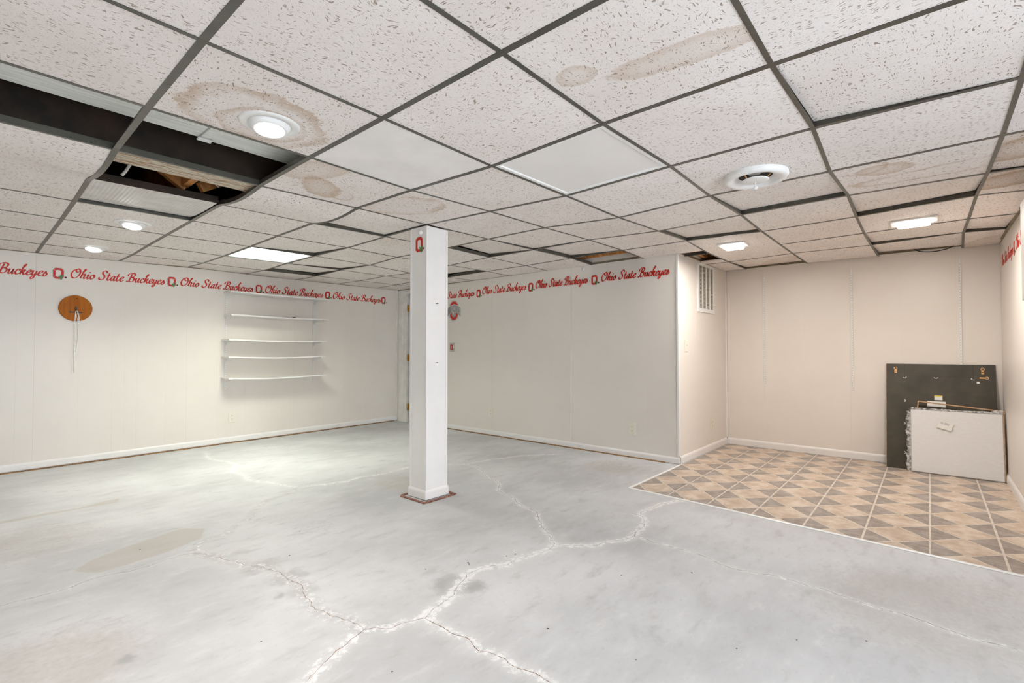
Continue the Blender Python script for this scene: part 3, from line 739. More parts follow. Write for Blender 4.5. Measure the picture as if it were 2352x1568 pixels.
def tile_at(i0, i1, j0, j1, key):
    if i1 - i0 < .06 or j1 - j0 < .06: return
    mb, c = tpatch(i0, i1, j0, j1, LIFT.get(key, (0, 0, 0, 0)), .0045, .0022, .016, 6, rg.uniform(0, .005))
    obj('ceiling_tile', mb, TM.get(key, 'tile'), ceiling, c)
for i in range(-4, 9):
    for j in range(-5, 10):
        if (i, j) in SKIP: continue
        if (i, j) in BIG: tile_at(*BIG[(i, j)], (i, j)); continue
        i1, j1 = i + 1, j + 1; i0, j0 = i, j
        if j <= -3: i1 = min(i1, IRET - .012)
        elif j == -2:
            if i >= 5: j0 = JR
            elif i == 4: tile_at(i, IRET - .012, j, JR - .03, None) ; j0 = JR
        elif j == 2:
            if i == 6:
                tile_at(6, IB, 2, 3, (6, 2)); continue
            if i >= 7: j1 = JS
            if i == 7: i0 = 7.72
        elif j >= 3: i1 = min(i1, IB)
        if (i, j) == (6, 3): continue
        i1 = min(i1, IA)
        if i1 <= i0: continue
        if j == 9: j1 = 9.985
        tile_at(i0, i1, j0, j1, (i, j))

def rail(axis, k, a, c2, fl, web=.032, name='grid_rail'):
    n = max(2, int(abs(c2 - a) * 8)); vs = []; fs = []
    for q in range(n + 1):
        v = a + (c2 - a) * q / n
        p = Pg(k, v) if axis == 'i' else Pg(v, k)
        d = Vector((1, 0, 0)) if axis == 'i' else Vector((0, 1, 0))
        hz = Vector((0, 0, 1))
        for off, z in ((-fl, 0), (fl, 0), (fl, .0014), (.0012, .0016), (.0012, web), (-.0012, web), (-.0012, .0016), (-fl, .0014)):
            vs.append(p + d * off + hz * z)
    for q in range(n):
        for e in range(8): fs.append((q * 8 + e, q * 8 + (e + 1) % 8, q * 8 + 8 + (e + 1) % 8, q * 8 + 8 + e))
    fs += [tuple(range(8)), tuple(n * 8 + e for e in range(7, -1, -1))]
    return obj(name, MB().add(vs, fs), 'rail', ceiling)
for i in range(-3, 7): rail('i', i, (-4.98 if i < 5 else JR), 9.985, .012)
rail('i', 7, JR, 1, .012); rail('i', 8, JR, JS, .012); rail('i', 7, 1.99, JS, .011)
for j in range(-4, 10):
    lo = -3.95; hi = IB
    if j <= -2: hi = IRET - .02
    elif j <= 2: hi = IA
    if j == 5: rail('j', 5, -3.95, -1, .0085); rail('j', 5, 1, hi, .0085); continue
    rail('j', j, lo, hi, .0085)
# wall angles that carry the outer tiles
def angle(name, w, u0, u1, zf, out=.02, y0=.0065):
    n = 10; vs = []; fs = []
    for q in range(n + 1):
        u = u0 + (u1 - u0) * q / n; z = zf(u)
        for y, dz in ((y0, 0), (out, 0), (out, .0014), (y0 + .0014, .0014), (y0 + .0014, .022), (y0, .022)): vs.append((u, -y, z + dz))
    for q in range(n):
        for e in range(6): fs.append((q * 6 + e, q * 6 + (e + 1) % 6, q * 6 + 6 + (e + 1) % 6, q * 6 + 6 + e))
    o = obj(name, MB().add(vs, fs), 'angle', ceiling); o.location = w.p0; o.rotation_euler = (0, 0, w.rz); return o
def zl(u):
    pts = [(-9, 1.985), (.28, 1.985), (.51, 1.995), (1.12, 2.005), (1.73, 2.029), (2.34, 2.027), (2.96, 2.023), (3.57, 2.037), (4.2, 2.039), (4.62, 2.048)]
    x = u - UL
    for (a, za), (b_, zb) in zip(pts[:-1], pts[1:]):
        if x <= b_: return za + (zb - za) * max(0, (x - a)) / (b_ - a)
    return 2.05
angle('wall_angle', WL, .02, WL.len - .03, zl, .012)
angle('wall_angle', WBK, .03, WBK.len - .01, lambda u: 2.039, .014)
angle('wall_angle', WS, .02, WS.len - .02, lambda u: 2.041, .018)
angle('wall_angle', WA, .02, WA.len - .03, lambda u: 2.041, .016)
angle('wall_angle', WR, .02, WR.len - .05, lambda u: 2.030, .026)

# ---- framing above the missing tiles
def cpart(name, a, c2, mat, bev=0.0, loc=None, rot=None):
    mb = MB().box(a, c2, bev); o = obj(name, mb, mat, ceiling)
    if loc: o.location = loc
    if rot: o.rotation_euler = rot
    return o
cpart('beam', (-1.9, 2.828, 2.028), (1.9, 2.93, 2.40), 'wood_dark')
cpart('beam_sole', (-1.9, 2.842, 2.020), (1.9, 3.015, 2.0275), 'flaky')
duct = cpart('duct', (-1.2, 1.75, 2.118), (.78, 2.645, 2.36), 'galv')
cpart('duct', (.783, 1.75, 2.116), (1.6, 2.655, 2.358), 'galv')
obj('duct_seam', MB().box((.765, 1.75, 2.108), (.80, 2.66, 2.1155)), 'galv', duct)
obj('duct_clip', MB().box((.755, 2.61, 2.098), (.815, 2.64, 2.1075), .002), 'white_metal', duct)
for x in (.50, .93): cpart('joist', (x - .019, 3.03, 2.10), (x + .019, 4.6, 2.40), 'wood_orange')
for x, sg in ((.70, 1), (1.2, -1)):
    cpart('bridging', (-.26, -.018, -.03), (.26, .018, .03), 'wood_orange', 0, (x + .02, 3.45, 2.24), (0, sg * .55, .12))
for y in (2.30, 2.72): cpart('joist', (3.9, y - .019, 2.12), (5.9, y + .019, 2.40), 'wood_orange')
cpart('blocking', (4.46, 1.90, 2.09), (4.50, 3.2, 2.40), 'wood_orange')
cpart('joist', (4.95, .4, 2.10), (4.99, 1.82, 2.40), 'wood_orange')
cpart('joist', (4.62, 1.775, 2.08), (5.9, 1.815, 2.40), 'wood_orange')
cpart('insulation', (4.05, 2.18, 2.20), (4.45, 2.70, 2.30), 'insul', .02)
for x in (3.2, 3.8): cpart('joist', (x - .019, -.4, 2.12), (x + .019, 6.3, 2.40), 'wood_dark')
o = obj('hanging_cable', MB().tube([(.66, 3.30, 2.30), (.655, 3.31, 2.22), (.645, 3.34, 2.14), (.625, 3.37, 2.09), (.61, 3.385, 2.065)], .008), 'cable_white')
tag(o, 'pale cable hanging in the dark ceiling opening above the ribbed plastic sheet', 'cable')
o = obj('hanging_wire', MB().tube([(.95, 3.02, 2.25), (.98, 3.08, 2.12), (1.02, 3.2, 2.075), (1.06, 3.28, 2.09), (1.09, 3.3, 2.2)], .0022), 'cable_white')
tag(o, 'thin wire looping in the dark ceiling opening by the bent rail', 'wire')

# ---- ceiling fittings
def lens_off(i0, i1, j0, j1): return Pg((i0 + i1) / 2, (j0 + j1) / 2)
def flat_panel(name, label, cat, i, j, framew, lens_mat, frame_mat, drop=0.0, group=None):
    mbo, c = tpatch(i, i + 1, j, j + 1, (0, 0, 0, 0), .006, .0022, .02, 8)
    root = thing(name, label, cat, c, 0, group)
    w = .6096; fr_mb = MB()
    def loc(s, t, z): p = Pg(i + s, j + t) - c; return (p.x, p.y, p.z + z)
    e = .008 / w; g = (.008 + framew) / w
    rings = [(e, .0022), (e + .001, .0016), (g - .006, .0016), (g, .006), (g, .018)]
    vs = []
    for (q, z) in rings: vs += [loc(q, q, z), loc(1 - q, q, z), loc(1 - q, 1 - q, z), loc(q, 1 - q, z)]
    fr_mb.add(vs, [(4 * k + a, 4 * k + (a + 1) % 4, 4 * k + 4 + (a + 1) % 4, 4 * k + 4 + a) for k in range(len(rings) - 1) for a in range(4)])
    obj('frame', fr_mb, frame_mat, root)
    q = g - .001
    vs = [loc(q, q, .0075), loc(1 - q, q, .0075), loc(1 - q, 1 - q, .0075), loc(q, 1 - q, .0075)]
    vs += [(x, y, z + .004) for x, y, z in vs]
    obj('diffuser', MB().add(vs, [(0, 1, 2, 3), (7, 6, 5, 4)] + [(a, a + 4, (a + 1) % 4 + 4, (a + 1) % 4) for a in range(4)]), lens_mat, root)
    hs = [loc(.02, .02, .022), loc(.98, .02, .022), loc(.98, .98, .022), loc(.02, .98, .022)]
    hs += [(x, y, z + .08) for x, y, z in hs]
    obj('housing', MB().add(hs, [(4, 5, 6, 7)] + [(a, a + 4, (a + 1) % 4 + 4, (a + 1) % 4) for a in range(4)]), 'white_metal', root)
    return root, c
flat_panel('ceiling_panel_light', 'unlit square flat panel light with white frame between ceiling tiles', 'ceiling light', 2, 1, .022, 'diffuser_off', 'white_plastic')
_, fc = flat_panel('fluorescent_light', 'lit square fluorescent panel glowing white above the wall shelves', 'ceiling light', 2, 7, .02, 'lens_fluo', 'white_metal')
area('fluorescent_lamp', (fc.x, fc.y, fc.z - .006), .54, 31, (.97, 1.0, .86), 'SQUARE', None, (0, 0, 0), False, 140)

LAMP = 13
def eyeball(name, label, x, y, z, tilt, az, group, power=LAMP, bulge=0.0):
    root = thing(name, label, 'ceiling light', (x, y, z), 0, group)
    obj('trim_ring', MB().lathe([(.112, .0015), (.111, -.003), (.104, -.0065), (.082, -.0075), (.078, -.004), (.074, .004)], 48), 'white_plastic', root)
    R = Matrix.Rotation(az, 3, 'Z') @ Matrix.Rotation(tilt, 3, 'Y')
    ball = obj('eyeball_housing', MB().lathe([(.078, .004), (.078, -.006), (.074, -.016), (.066, -.025), (.060, -.029), (.056, -.029), (.054, -.025), (.053, -.010)], 40), 'white_plastic', root)
    ball.rotation_euler = R.to_euler()
    ln = obj('lens', MB().lathe([(0, -.017 - bulge), (.025, -.0168 - bulge * .85), (.045, -.015 - bulge * .45), (.0532, -.012)], 40), 'lens_warm', root)
    ln.rotation_euler = R.to_euler()
    d = R @ Vector((0, 0, -.034 - bulge * .6))
    lo = area('downlight_lamp', (x + d.x, y + d.y, z + d.z), .09, power, WARM, 'DISK', None, R.to_euler(), False, 125)
    return root
GL = 'recessed eyeball lights'
p = Pg(.57, 2.63); eyeball('recessed_light', 'lit round eyeball ceiling light in a tile with a brown water ring', .822, 1.985, p.z + .0015, math.radians(7), math.radians(70), GL)
p = Pg(.6, 6.5); eyeball('recessed_light', 'lit round eyeball ceiling light beside the ribbed plastic sheet', .86, 4.40, p.z + .001, math.radians(14), math.radians(60), GL, 7.5, .03)
p = Pg(.55, 8.75); eyeball('recessed_light', 'lit round eyeball ceiling light nearest the wall with the round plaque', .83, 5.66, p.z + .001, math.radians(14), math.radians(60), GL, 3, .03)
eyeball('recessed_light', 'added unseen eyeball ceiling light near the glazed door', .83, -.55, Pg(.58, -1.5).z + .001, math.radians(4), 0, GL, 10)  # extra fixture added out of view to brighten the near floor
eyeball('recessed_light', 'added unseen eyeball ceiling light by the rear wall', -1.0, 1.3, Pg(-2.4, 1.5).z + .001, math.radians(4), 0, GL, 10)  # second added fixture behind the camera, raises the general brightness
def boxlight(label, x, y, z, rz, sx, sy, power):
    root = thing('recessed_light', label, 'ceiling light', (x, y, z), rz, 'square lights above the vinyl floor')
    obj('frame', MB().ring([(-sx - .035, -sy - .035), (sx + .035, -sy - .035), (sx + .035, sy + .035), (-sx - .035, sy + .035)], [(-sx, -sy), (sx, -sy), (sx, sy), (-sx, sy)], -.001, .009), 'white_plastic', root, rot=(math.radians(-90), 0, 0))
    obj('lens', MB().box((-sx, -sy, -.034), (sx, sy, -.002), .008), 'lens_warm', root)
    area('downlight_lamp', (x, y, z - .040), sx * 2, power, WARM, 'RECTANGLE', sy * 2)
    return root
p = Pg(6.62, 1.5); boxlight('lit square ceiling light with loose white frame by the wall vent', 4.50, 1.30, p.z - .001, math.radians(3), .075, .075, 18)
p = Pg(6.7, -.5); boxlight('lit rectangular ceiling light above the leaning black backing board', 4.55, .075, p.z - .001, 0, .065, .095, 20)

# round air diffuser
p = Pg(3.68, .5)
root = thing('air_diffuser', 'round white ceiling air diffuser with centre disc and pull knob', 'air vent', (2.725, .675, p.z - .0125))
obj('cone', MB().lathe([(.151, .0142), (.1525, -.002), (.146, -.013), (.130, -.017), (.112, -.012), (.098, .004), (.080, .009), (.0795, .0115)], 64), 'white_plastic', root)
obj('throat', MB().lathe([(.0795, .0095), (.0797, .012), (.0798, .0135)], 40), 'dark', root)
obj('throat_back', MB().lathe([(0, .0134), (.0795, .0132)], 40), 'dark', root)
obj('damper_disc', MB().lathe([(0, -.019), (.050, -.0185), (.060, -.0165), (.064, -.013), (.060, -.011), (0, -.012)], 48), 'white_plastic', root)
obj('stem', MB().lathe([(.003, -.020), (.003, -.046)], 10), 'white_metal', root)
obj('knob', MB().lathe([(0, -.062), (.009, -.060), (.012, -.054), (.008, -.046), (.0, -.044)], 16), 'white_plastic', root)
for k in range(3):
    a = k * 2.094 + .5
    obj('strut', MB().tube([(.05 * math.cos(a), .05 * math.sin(a), -.014), (.074 * math.cos(a), .074 * math.sin(a), .010)], .003, 6), 'copper', root)

# ribbed lens sheet that has slid in the light opening
def ribbed():
    c = Pg(.5, 5.5); n = 62; vs = []; fs = []
    for k in range(n + 1):
        s = .018 + .955 * k / n; rib = .0016 * (k % 2)
        for t, dz in ((-.02, .006), (.35, .0), (.72, .004), (.955, .016)):
            q = Pg(s, 5 + t); vs.append((q.x - c.x, q.y - c.y, q.z - c.z + .004 + dz - rib))
    for k in range(n):
        for r in range(3): fs.append((k * 4 + r, k * 4 + r + 1, k * 4 + 5 + r, k * 4 + 4 + r))
    K = len(vs); vs2 = [(x, y, z + .003) for x, y, z in vs]
    fs2 = [tuple(i + K for i in f) for f in fs]
    rim = []
    for k in range(n): rim += [(k * 4, k * 4 + 4, K + k * 4 + 4, K + k * 4), (k * 4 + 3, K + k * 4 + 3, K + k * 4 + 7, k * 4 + 7)]
    for r in range(3): rim += [(r, r + K, r + 1 + K, r + 1), (n * 4 + r, n * 4 + r + 1, n * 4 + r + 1 + K, n * 4 + r + K)]
    return MB().add(vs + vs2, fs + fs2 + rim), c
mb, c = ribbed()
o = tag(obj('light_cover', mb, 'prismatic', None, c), 'dusty ribbed translucent light cover lying in the ceiling opening', 'light cover')
lip = MB(); a0 = Pg(.03, 4.975) - c; a1 = Pg(.97, 4.975) - c
lip.add([(a0.x, a0.y - .004, a0.z + .004), (a1.x, a1.y - .004, a1.z + .004), (a1.x, a1.y - .004, a1.z + .045), (a0.x, a0.y - .004, a0.z + .045), (a0.x, a0.y, a0.z + .004), (a1.x, a1.y, a1.z + .004), (a1.x, a1.y, a1.z + .045), (a0.x, a0.y, a0.z + .045)],
        [(0, 1, 2, 3), (7, 6, 5, 4), (0, 4, 5, 1), (3, 2, 6, 7), (0, 3, 7, 4), (1, 5, 6, 2)])
obj('edge_bar', lip, 'wood_dark', o)
# sagging cable at the alcove wall
def arc(pts, n=14):
    out = []
    P = [Vector(q) for q in pts]; P = [P[0]] + P + [P[-1]]
    for k in range(1, len(P) - 2):
        for s in range(n):
            t = s / n; a, b_, c_, d = P[k - 1], P[k], P[k + 1], P[k + 2]
            out.append(.5 * ((2 * b_) + (-a + c_) * t + (2 * a - 5 * b_ + 4 * c_ - d) * t * t + (-a + 3 * b_ - 3 * c_ + d) * t ** 3))
    out.append(P[-2]); return out
o = obj('dangling_cable', MB().tube(arc([(5.965, .11, 2.07), (5.955, .06, 2.030), (5.95, -.02, 2.014), (5.95, -.10, 2.02), (5.945, -.17, 2.043), (5.93, -.215, 2.10)]), .0045), 'cable')
tag(o, 'black cable sagging below the ceiling edge over the black backing board', 'cable')
o = obj('dangling_wire', MB().tube(arc([(3.40, 2.84, 2.055), (3.46, 2.88, 2.035), (3.53, 2.89, 2.030), (3.57, 2.85, 2.07)]), .003), 'rail_web')
tag(o, 'short bent hanger wire poking out between ceiling tiles beyond the white post', 'wire')

# ------------------------------------------------------------------ post
PX, PY, PW, PD = 2.285, 2.80, .202, .186
post = thing('support_post', 'boxed white support post standing on the cracked concrete', 'post', (PX, PY, 0))
obj('shaft', MB().box((0, 0, .0), (PW, PD, 2.018), .003), 'trim', post)
for (a, c2) in (((-.0035, -.0035, .07), (.012, -.0002, 2.010)), ((PW - .016, -.0035, .07), (PW + .0035, -.0002, 2.01)), ((-.0035, -.0034, .07), (-.0002, .012, 2.010)), ((-.0035, PD - .016, .07), (-.0002, PD + .0035, 2.010))):
    obj('corner_strip', MB().box(a, c2, .001), 'trim', post)
def bs(a, c2, rz, ln):
    pr = base_profile(.066, .011); n = len(pr)
    mb = MB().add([(0, y, z) for y, z in pr] + [(ln, y, z) for y, z in pr], [(i, (i + 1) % n, (i + 1) % n + n, i + n) for i in range(n)] + [tuple(range(n)), tuple(range(2 * n - 1, n - 1, -1))])
    obj('base_moulding', mb, 'trim', post, (a, c2, .006), rz)
bs(-.011, -.0002, 0, PW + .022); bs(PW + .0002, -.011, math.pi / 2, PD + .022); bs(PW + .011, PD + .0002, math.pi, PW + .022); bs(-.0002, PD + .011, -math.pi / 2, PD + .022)
obj('knob', MB().lathe([(.012, 0), (.018, -.004), (.019, -.012), (.014, -.020), (.0, -.022)], 20, 'x', (-.001, .055, 1.972)), 'white_plastic', post)
for z in (1.446, 1.002):
    obj('nail', MB().tube([(.092, .0, z), (.091, -.022, z + .001)], .0022, 6).lathe([(0, 0), (.0045, .0), (.0045, .0015), (0, .0015)], 8, 'y', (.091, -.0235, z + .001)), 'black_metal', post)
# tack strips round the post
for (x0, y0, x1, y1, lab) in ((PX - .065, PY - .062, PX - .042, PY + .215, 'on the side with the red emblem'), (PX - .036, PY - .064, PX + .225, PY - .041, 'on the side with the two nails'), (PX + .228, PY - .055, PX + .251, PY + .205, 'on the side facing the back wall'), (PX - .04, PY + .222, PX + .225, PY + .245, 'on the side facing the shelf wall')):
    mb = MB(); n = 6; hor = (x1 - x0) > (y1 - y0); a = []
    for q in range(n + 1):
        t = q / n; h = .007 + rg.uniform(-.001, .001); j1, j2 = rg.uniform(-.0025, .0025), rg.uniform(-.0025, .0025)
        if hor: x = x0 + (x1 - x0) * t; a += [(x, y0 + j1, 0), (x, y1 + j2, 0), (x, y1 + j2, h), (x, y0 + j1, h)]
        else: y = y0 + (y1 - y0) * t; a += [(x0 + j1, y, 0), (x1 + j2, y, 0), (x1 + j2, y, h), (x0 + j1, y, h)]
    mb.add(a, [(4 * i + k, 4 * i + (k + 1) % 4, 4 * i + 4 + (k + 1) % 4, 4 * i + 4 + k) for i in range(n) for k in range(4)] + [(0, 1, 2, 3), tuple(4 * n + k for k in (3, 2, 1, 0))])
    ctr = ((x0 + x1) / 2, (y0 + y1) / 2)
    mb.v = [(v[0] - ctr[0], v[1] - ctr[1], v[2]) for v in mb.v]
    tag(obj('tack_strip', mb, 'tack_red', None, (*ctr, .0004)), 'reddish tack strip at the foot of the post, ' + lab, 'wood strip', 'tack strips around the post')

# ------------------------------------------------------------------ decals: script lettering and block emblems
GL_ = {
'O': (.86, [[(.50,.96),(.24,.86),(.06,.48),(.14,.10),(.40,.0),(.66,.22),(.76,.60),(.66,.92),(.46,.97),(.38,.80),(.50,.64),(.74,.74)]]),
'h': (.53, [[(.16,.66),(.30,.92),(.26,1.0),(.17,.80),(.07,.30),(.02,0)], [(.04,.16),(.18,.42),(.31,.47),(.34,.34),(.29,.10),(.37,.0),(.52,.14)]]),
'i': (.28, [[(.0,.28),(.11,.47),(.06,.12),(.13,0),(.28,.14)], [(.15,.68),(.18,.71),(.19,.68)]]),
'o': (.46, [[(.26,.47),(.09,.38),(.03,.15),(.14,0),(.30,.09),(.36,.32),(.26,.46),(.30,.34),(.46,.38)]]),
'S': (.72, [[(.64,.78),(.60,.95),(.42,1.0),(.27,.86),(.30,.66),(.45,.48),(.48,.22),(.32,.02),(.10,.04),(.02,.18),(.10,.27)]]),
't': (.34, [[(.18,.80),(.09,.30),(.08,.06),(.18,0),(.33,.16)], [(.0,.49),(.30,.52)]]),
'a': (.50, [[(.35,.40),(.22,.48),(.07,.32),(.05,.08),(.15,0),(.28,.16),(.37,.46),(.32,.12),(.38,0),(.50,.12)]]),
'e': (.40, [[(.04,.20),(.22,.26),(.33,.40),(.24,.48),(.10,.36),(.04,.14),(.14,0),(.28,.03),(.40,.16)]]),
'B': (.78, [[(.38,.92),(.30,.55),(.20,.10),(.06,.0),(.0,.10)], [(.04,.62),(.06,.84),(.28,.99),(.55,.98),(.68,.82),(.58,.62),(.36,.53),(.60,.48),(.66,.24),(.48,.02),(.24,.04)]]),
'u': (.50, [[(.0,.30),(.10,.47),(.05,.12),(.14,0),(.28,.16),(.37,.46),(.32,.12),(.38,0),(.50,.12)]]),
'c': (.39, [[(.30,.34),(.32,.44),(.22,.48),(.09,.34),(.04,.13),(.14,0),(.27,.03),(.39,.15)]]),
'k': (.47, [[(.16,.66),(.30,.92),(.26,1.0),(.17,.80),(.07,.30),(.02,0)], [(.06,.18),(.26,.46),(.33,.40),(.26,.27),(.12,.24),(.22,.18),(.28,.03),(.36,0),(.47,.12)]]),
'y': (.48, [[(.0,.30),(.10,.47),(.05,.12),(.14,0),(.28,.16)], [(.38,.47),(.28,-.05),(.16,-.34),(.03,-.34),(.06,-.18),(.28,-.02),(.48,.12)]]),
's': (.36, [[(.04,.12),(.20,.46),(.21,.36),(.30,.20),(.24,.02),(.10,-.01),(.02,.08)]]),
}
def letter_mesh(ch, unit):
    mb = MB(); adv, strokes = GL_[ch]
    for st in strokes:
        pts = [(p.x, p.y) for p in arc([(x + .22 * y, y, 0) for x, y in st], 7)]; n = len(pts); vs = []
        for i, pnt in enumerate(pts):
            a = pts[max(i - 1, 0)]; c2 = pts[min(i + 1, n - 1)]; d = Vector((c2[0] - a[0], c2[1] - a[1]))
            d = d.normalized() if d.length > 1e-6 else Vector((1, 0))
            ang = math.atan2(d.y, d.x); wdt = .026 + .066 * abs(math.sin(ang - math.radians(28)))
            if i in (0, n - 1): wdt *= .6
            nx_, ny_ = -d.y * wdt, d.x * wdt
            for sg in (1, -1):
                x, z = (pnt[0] + sg * nx_) * unit, (pnt[1] + sg * ny_) * unit
                vs += [(x, -.0006, z), (x, 0, z)]
        fs = []
        for i in range(n - 1):
            k = 4 * i; fs += [(k, k + 4, k + 6, k + 2), (k, k + 1, k + 5, k + 4), (k + 2, k + 6, k + 7, k + 3)]
        mb.add(vs, fs)
    return mb
PH = 'Ohio State Buckeyes'
TOTAL = sum(GL_[ch][0] if ch != ' ' else .30 for ch in PH)
def phrase(w, u0, u1, z, label, tilt=0.0, out=.0065, unit=.092):
    root = thing('script_lettering', label, 'wall lettering', w.at(u0, z, out), 0, 'red script phrases under the ceiling')
    root.rotation_euler = (0, -tilt, w.rz); root.rotation_mode = 'XYZ'
    root.matrix_world = Matrix.Translation(w.at(u0, z, out)) @ Matrix.Rotation(w.rz, 4, 'Z') @ Matrix.Rotation(-tilt, 4, 'Y')
    sx = (u1 - u0) / (TOTAL * unit); x = 0
    for ch in PH:
        if ch == ' ': x += .30 * unit; continue
        o = put('letter', shared(('letter_' + ch, unit), lambda: letter_mesh(ch, unit), 'red'), root, (x * sx, 0, 0)); o.scale = (sx, 1, 1)
        x += GL_[ch][0] * unit
    return root
def octo(w, h, c):
    return [(-w + c, -h), (w - c, -h), (w, -h + c), (w, h - c), (w - c, h), (-w + c, h), (-w, h - c), (-w, -h + c)]
def leafpoly(l, w_, a, cx, cz):
    pts = [(0, 0), (l * .3, w_ * .7), (l * .6, w_), (l, 0), (l * .6, -w_), (l * .3, -w_ * .7)]
    return [(cx + x * math.cos(a) - z * math.sin(a), cz + x * math.sin(a) + z * math.cos(a)) for x, z in pts]
def emblem(loc, rz, label, group, s=1.0, split=True):
    root = thing('block_emblem', label, 'wall decal', loc, rz, group)
    W_, H_ = .038 * s, .052 * s
    put('outline', shared(('outline', s), lambda: MB().ring(octo(W_ + .004 * s, H_ + .004 * s, .018 * s), octo(W_ - .003 * s, H_ - .003 * s, .0145 * s), -.0006, 0), 'lightgrey'), root)
    out = octo(W_, H_, .016 * s); inn = octo(W_ - .0195 * s, H_ - .0195 * s, .007 * s)
    if split:
        segs = [(5, 4), (3, 2), (1, 0), (7, 6)]
        for k in range(4):
            # four bars, mitred at the corners with thin gaps
            def seg(k=k):
                ids = [(6, 5, 4, 3), (3, 2), (2, 1, 0, 7), (7, 6)][k]
                po = [out[i] for i in ids]; pi = [inn[i] for i in reversed(ids)]
                poly = po + pi; cx = sum(p[0] for p in poly) / len(poly); cz = sum(p[1] for p in poly) / len(poly)
                return MB().prism([(cx + (p[0] - cx) * .955, cz + (p[1] - cz) * .955) for p in poly], -.0014, 0)
            put('red_bar', shared(('red_bar%d' % k, s), seg, 'redo'), root)
    else:
        put('red_ring', shared(('red_ring', s), lambda: MB().ring(out, inn, -.0014, -.0006), 'redo'), root)
    for k, a in enumerate((2.75, 2.0, 3.5, 4.4, 1.3) if split else (2.6, 1.8, 3.4, 4.6, 1.0, 5.4)):
        put('leaflet', shared(('leaflet%d%d' % (k, split), s), lambda a=a: MB().prism(leafpoly(.030 * s, .0052 * s, a, .026 * s, -.034 * s), -.0022, -.0014), 'leaf'), root)
    put('nut', shared(('nut', s), lambda: MB().lathe([(0, -.0035), (.006 * s, -.003), (.0085 * s, -.0014)], 14, 'y', (.052 * s, 0, -.033 * s)), 'nut'), root)
    return root
GE = 'small block emblems between the red phrases'
for k, (u, z) in enumerate([(.664, 1.826), (1.578, 1.849), (2.5, 1.859), (3.424, 1.866), (4.352, 1.868)]):
    emblem(WL.at(L(u), z, .0065), WL.rz, ['small red block emblem with green leaf above the round wooden plaque', 'small red block emblem with leaf between the plaque and the wall shelves', 'small red block emblem with leaf above the middle of the top shelf',
        'small red block emblem with leaf above the door-side end of the top shelf', 'small red block emblem with leaf beside the door casing'][k], GE)
for k, (a, c2, z) in enumerate([(-.17, .585, 1.775), (.745, 1.51, 1.796), (1.656, 2.427, 1.817), (2.573, 3.353, 1.826), (3.497, 4.296, 1.828)]):
    phrase(WL, L(a), L(c2), z, ['red script phrase on the shelf wall, ending just before the plaque', 'red script phrase running right from above the round wooden plaque', 'red script phrase on the shelf wall, ending over the left part of the top shelf',
        'red script phrase above the right half of the top wall shelf', 'red script phrase between the top shelf and the corner door'][k], .022 if k < 2 else .006)
for k, (u, z) in enumerate([(1.822, 1.858), (2.714, 1.866), (3.605, 1.868)]):
    emblem(WBK.at(u, z, .0065 if k < 2 else .0075), WBK.rz, ['small red block emblem with leaf on the back wall, next to the white post', 'small red block emblem with leaf midway along the back wall', 'small red block emblem with leaf beside the panel seam of the back wall'][k], GE)
for k, (a, c2, z) in enumerate([(.995, 1.74, 1.836), (1.887, 2.639, 1.845), (2.788, 3.521, 1.845), (3.686, 4.447, 1.846)]):
    phrase(WBK, a, c2, z, ['red script phrase on the back wall half hidden by the white post', 'red script phrase on the back wall above the lower left outlet', 'red script phrase crossing the panel seam of the back wall', 'red script phrase ending at the outer corner of the back wall'][k], .0, .0155 if k == 2 else .0075)
phrase(WR, .10, .84, 1.815, 'red script phrase on the right wall at the alcove corner')
emblem(WR.at(.915, 1.845, .0065), WR.rz, 'small red block emblem with leaf on the right wall above the vinyl floor', GE)
phrase(WR, 1.0, 1.76, 1.82, 'red script phrase on the right wall running towards the grey panel box')
emblem((PX - .0002, PY + .085, 1.887), -math.pi / 2, 'red block emblem with leaf and nut near the top of the white post', None, 1.05, False)

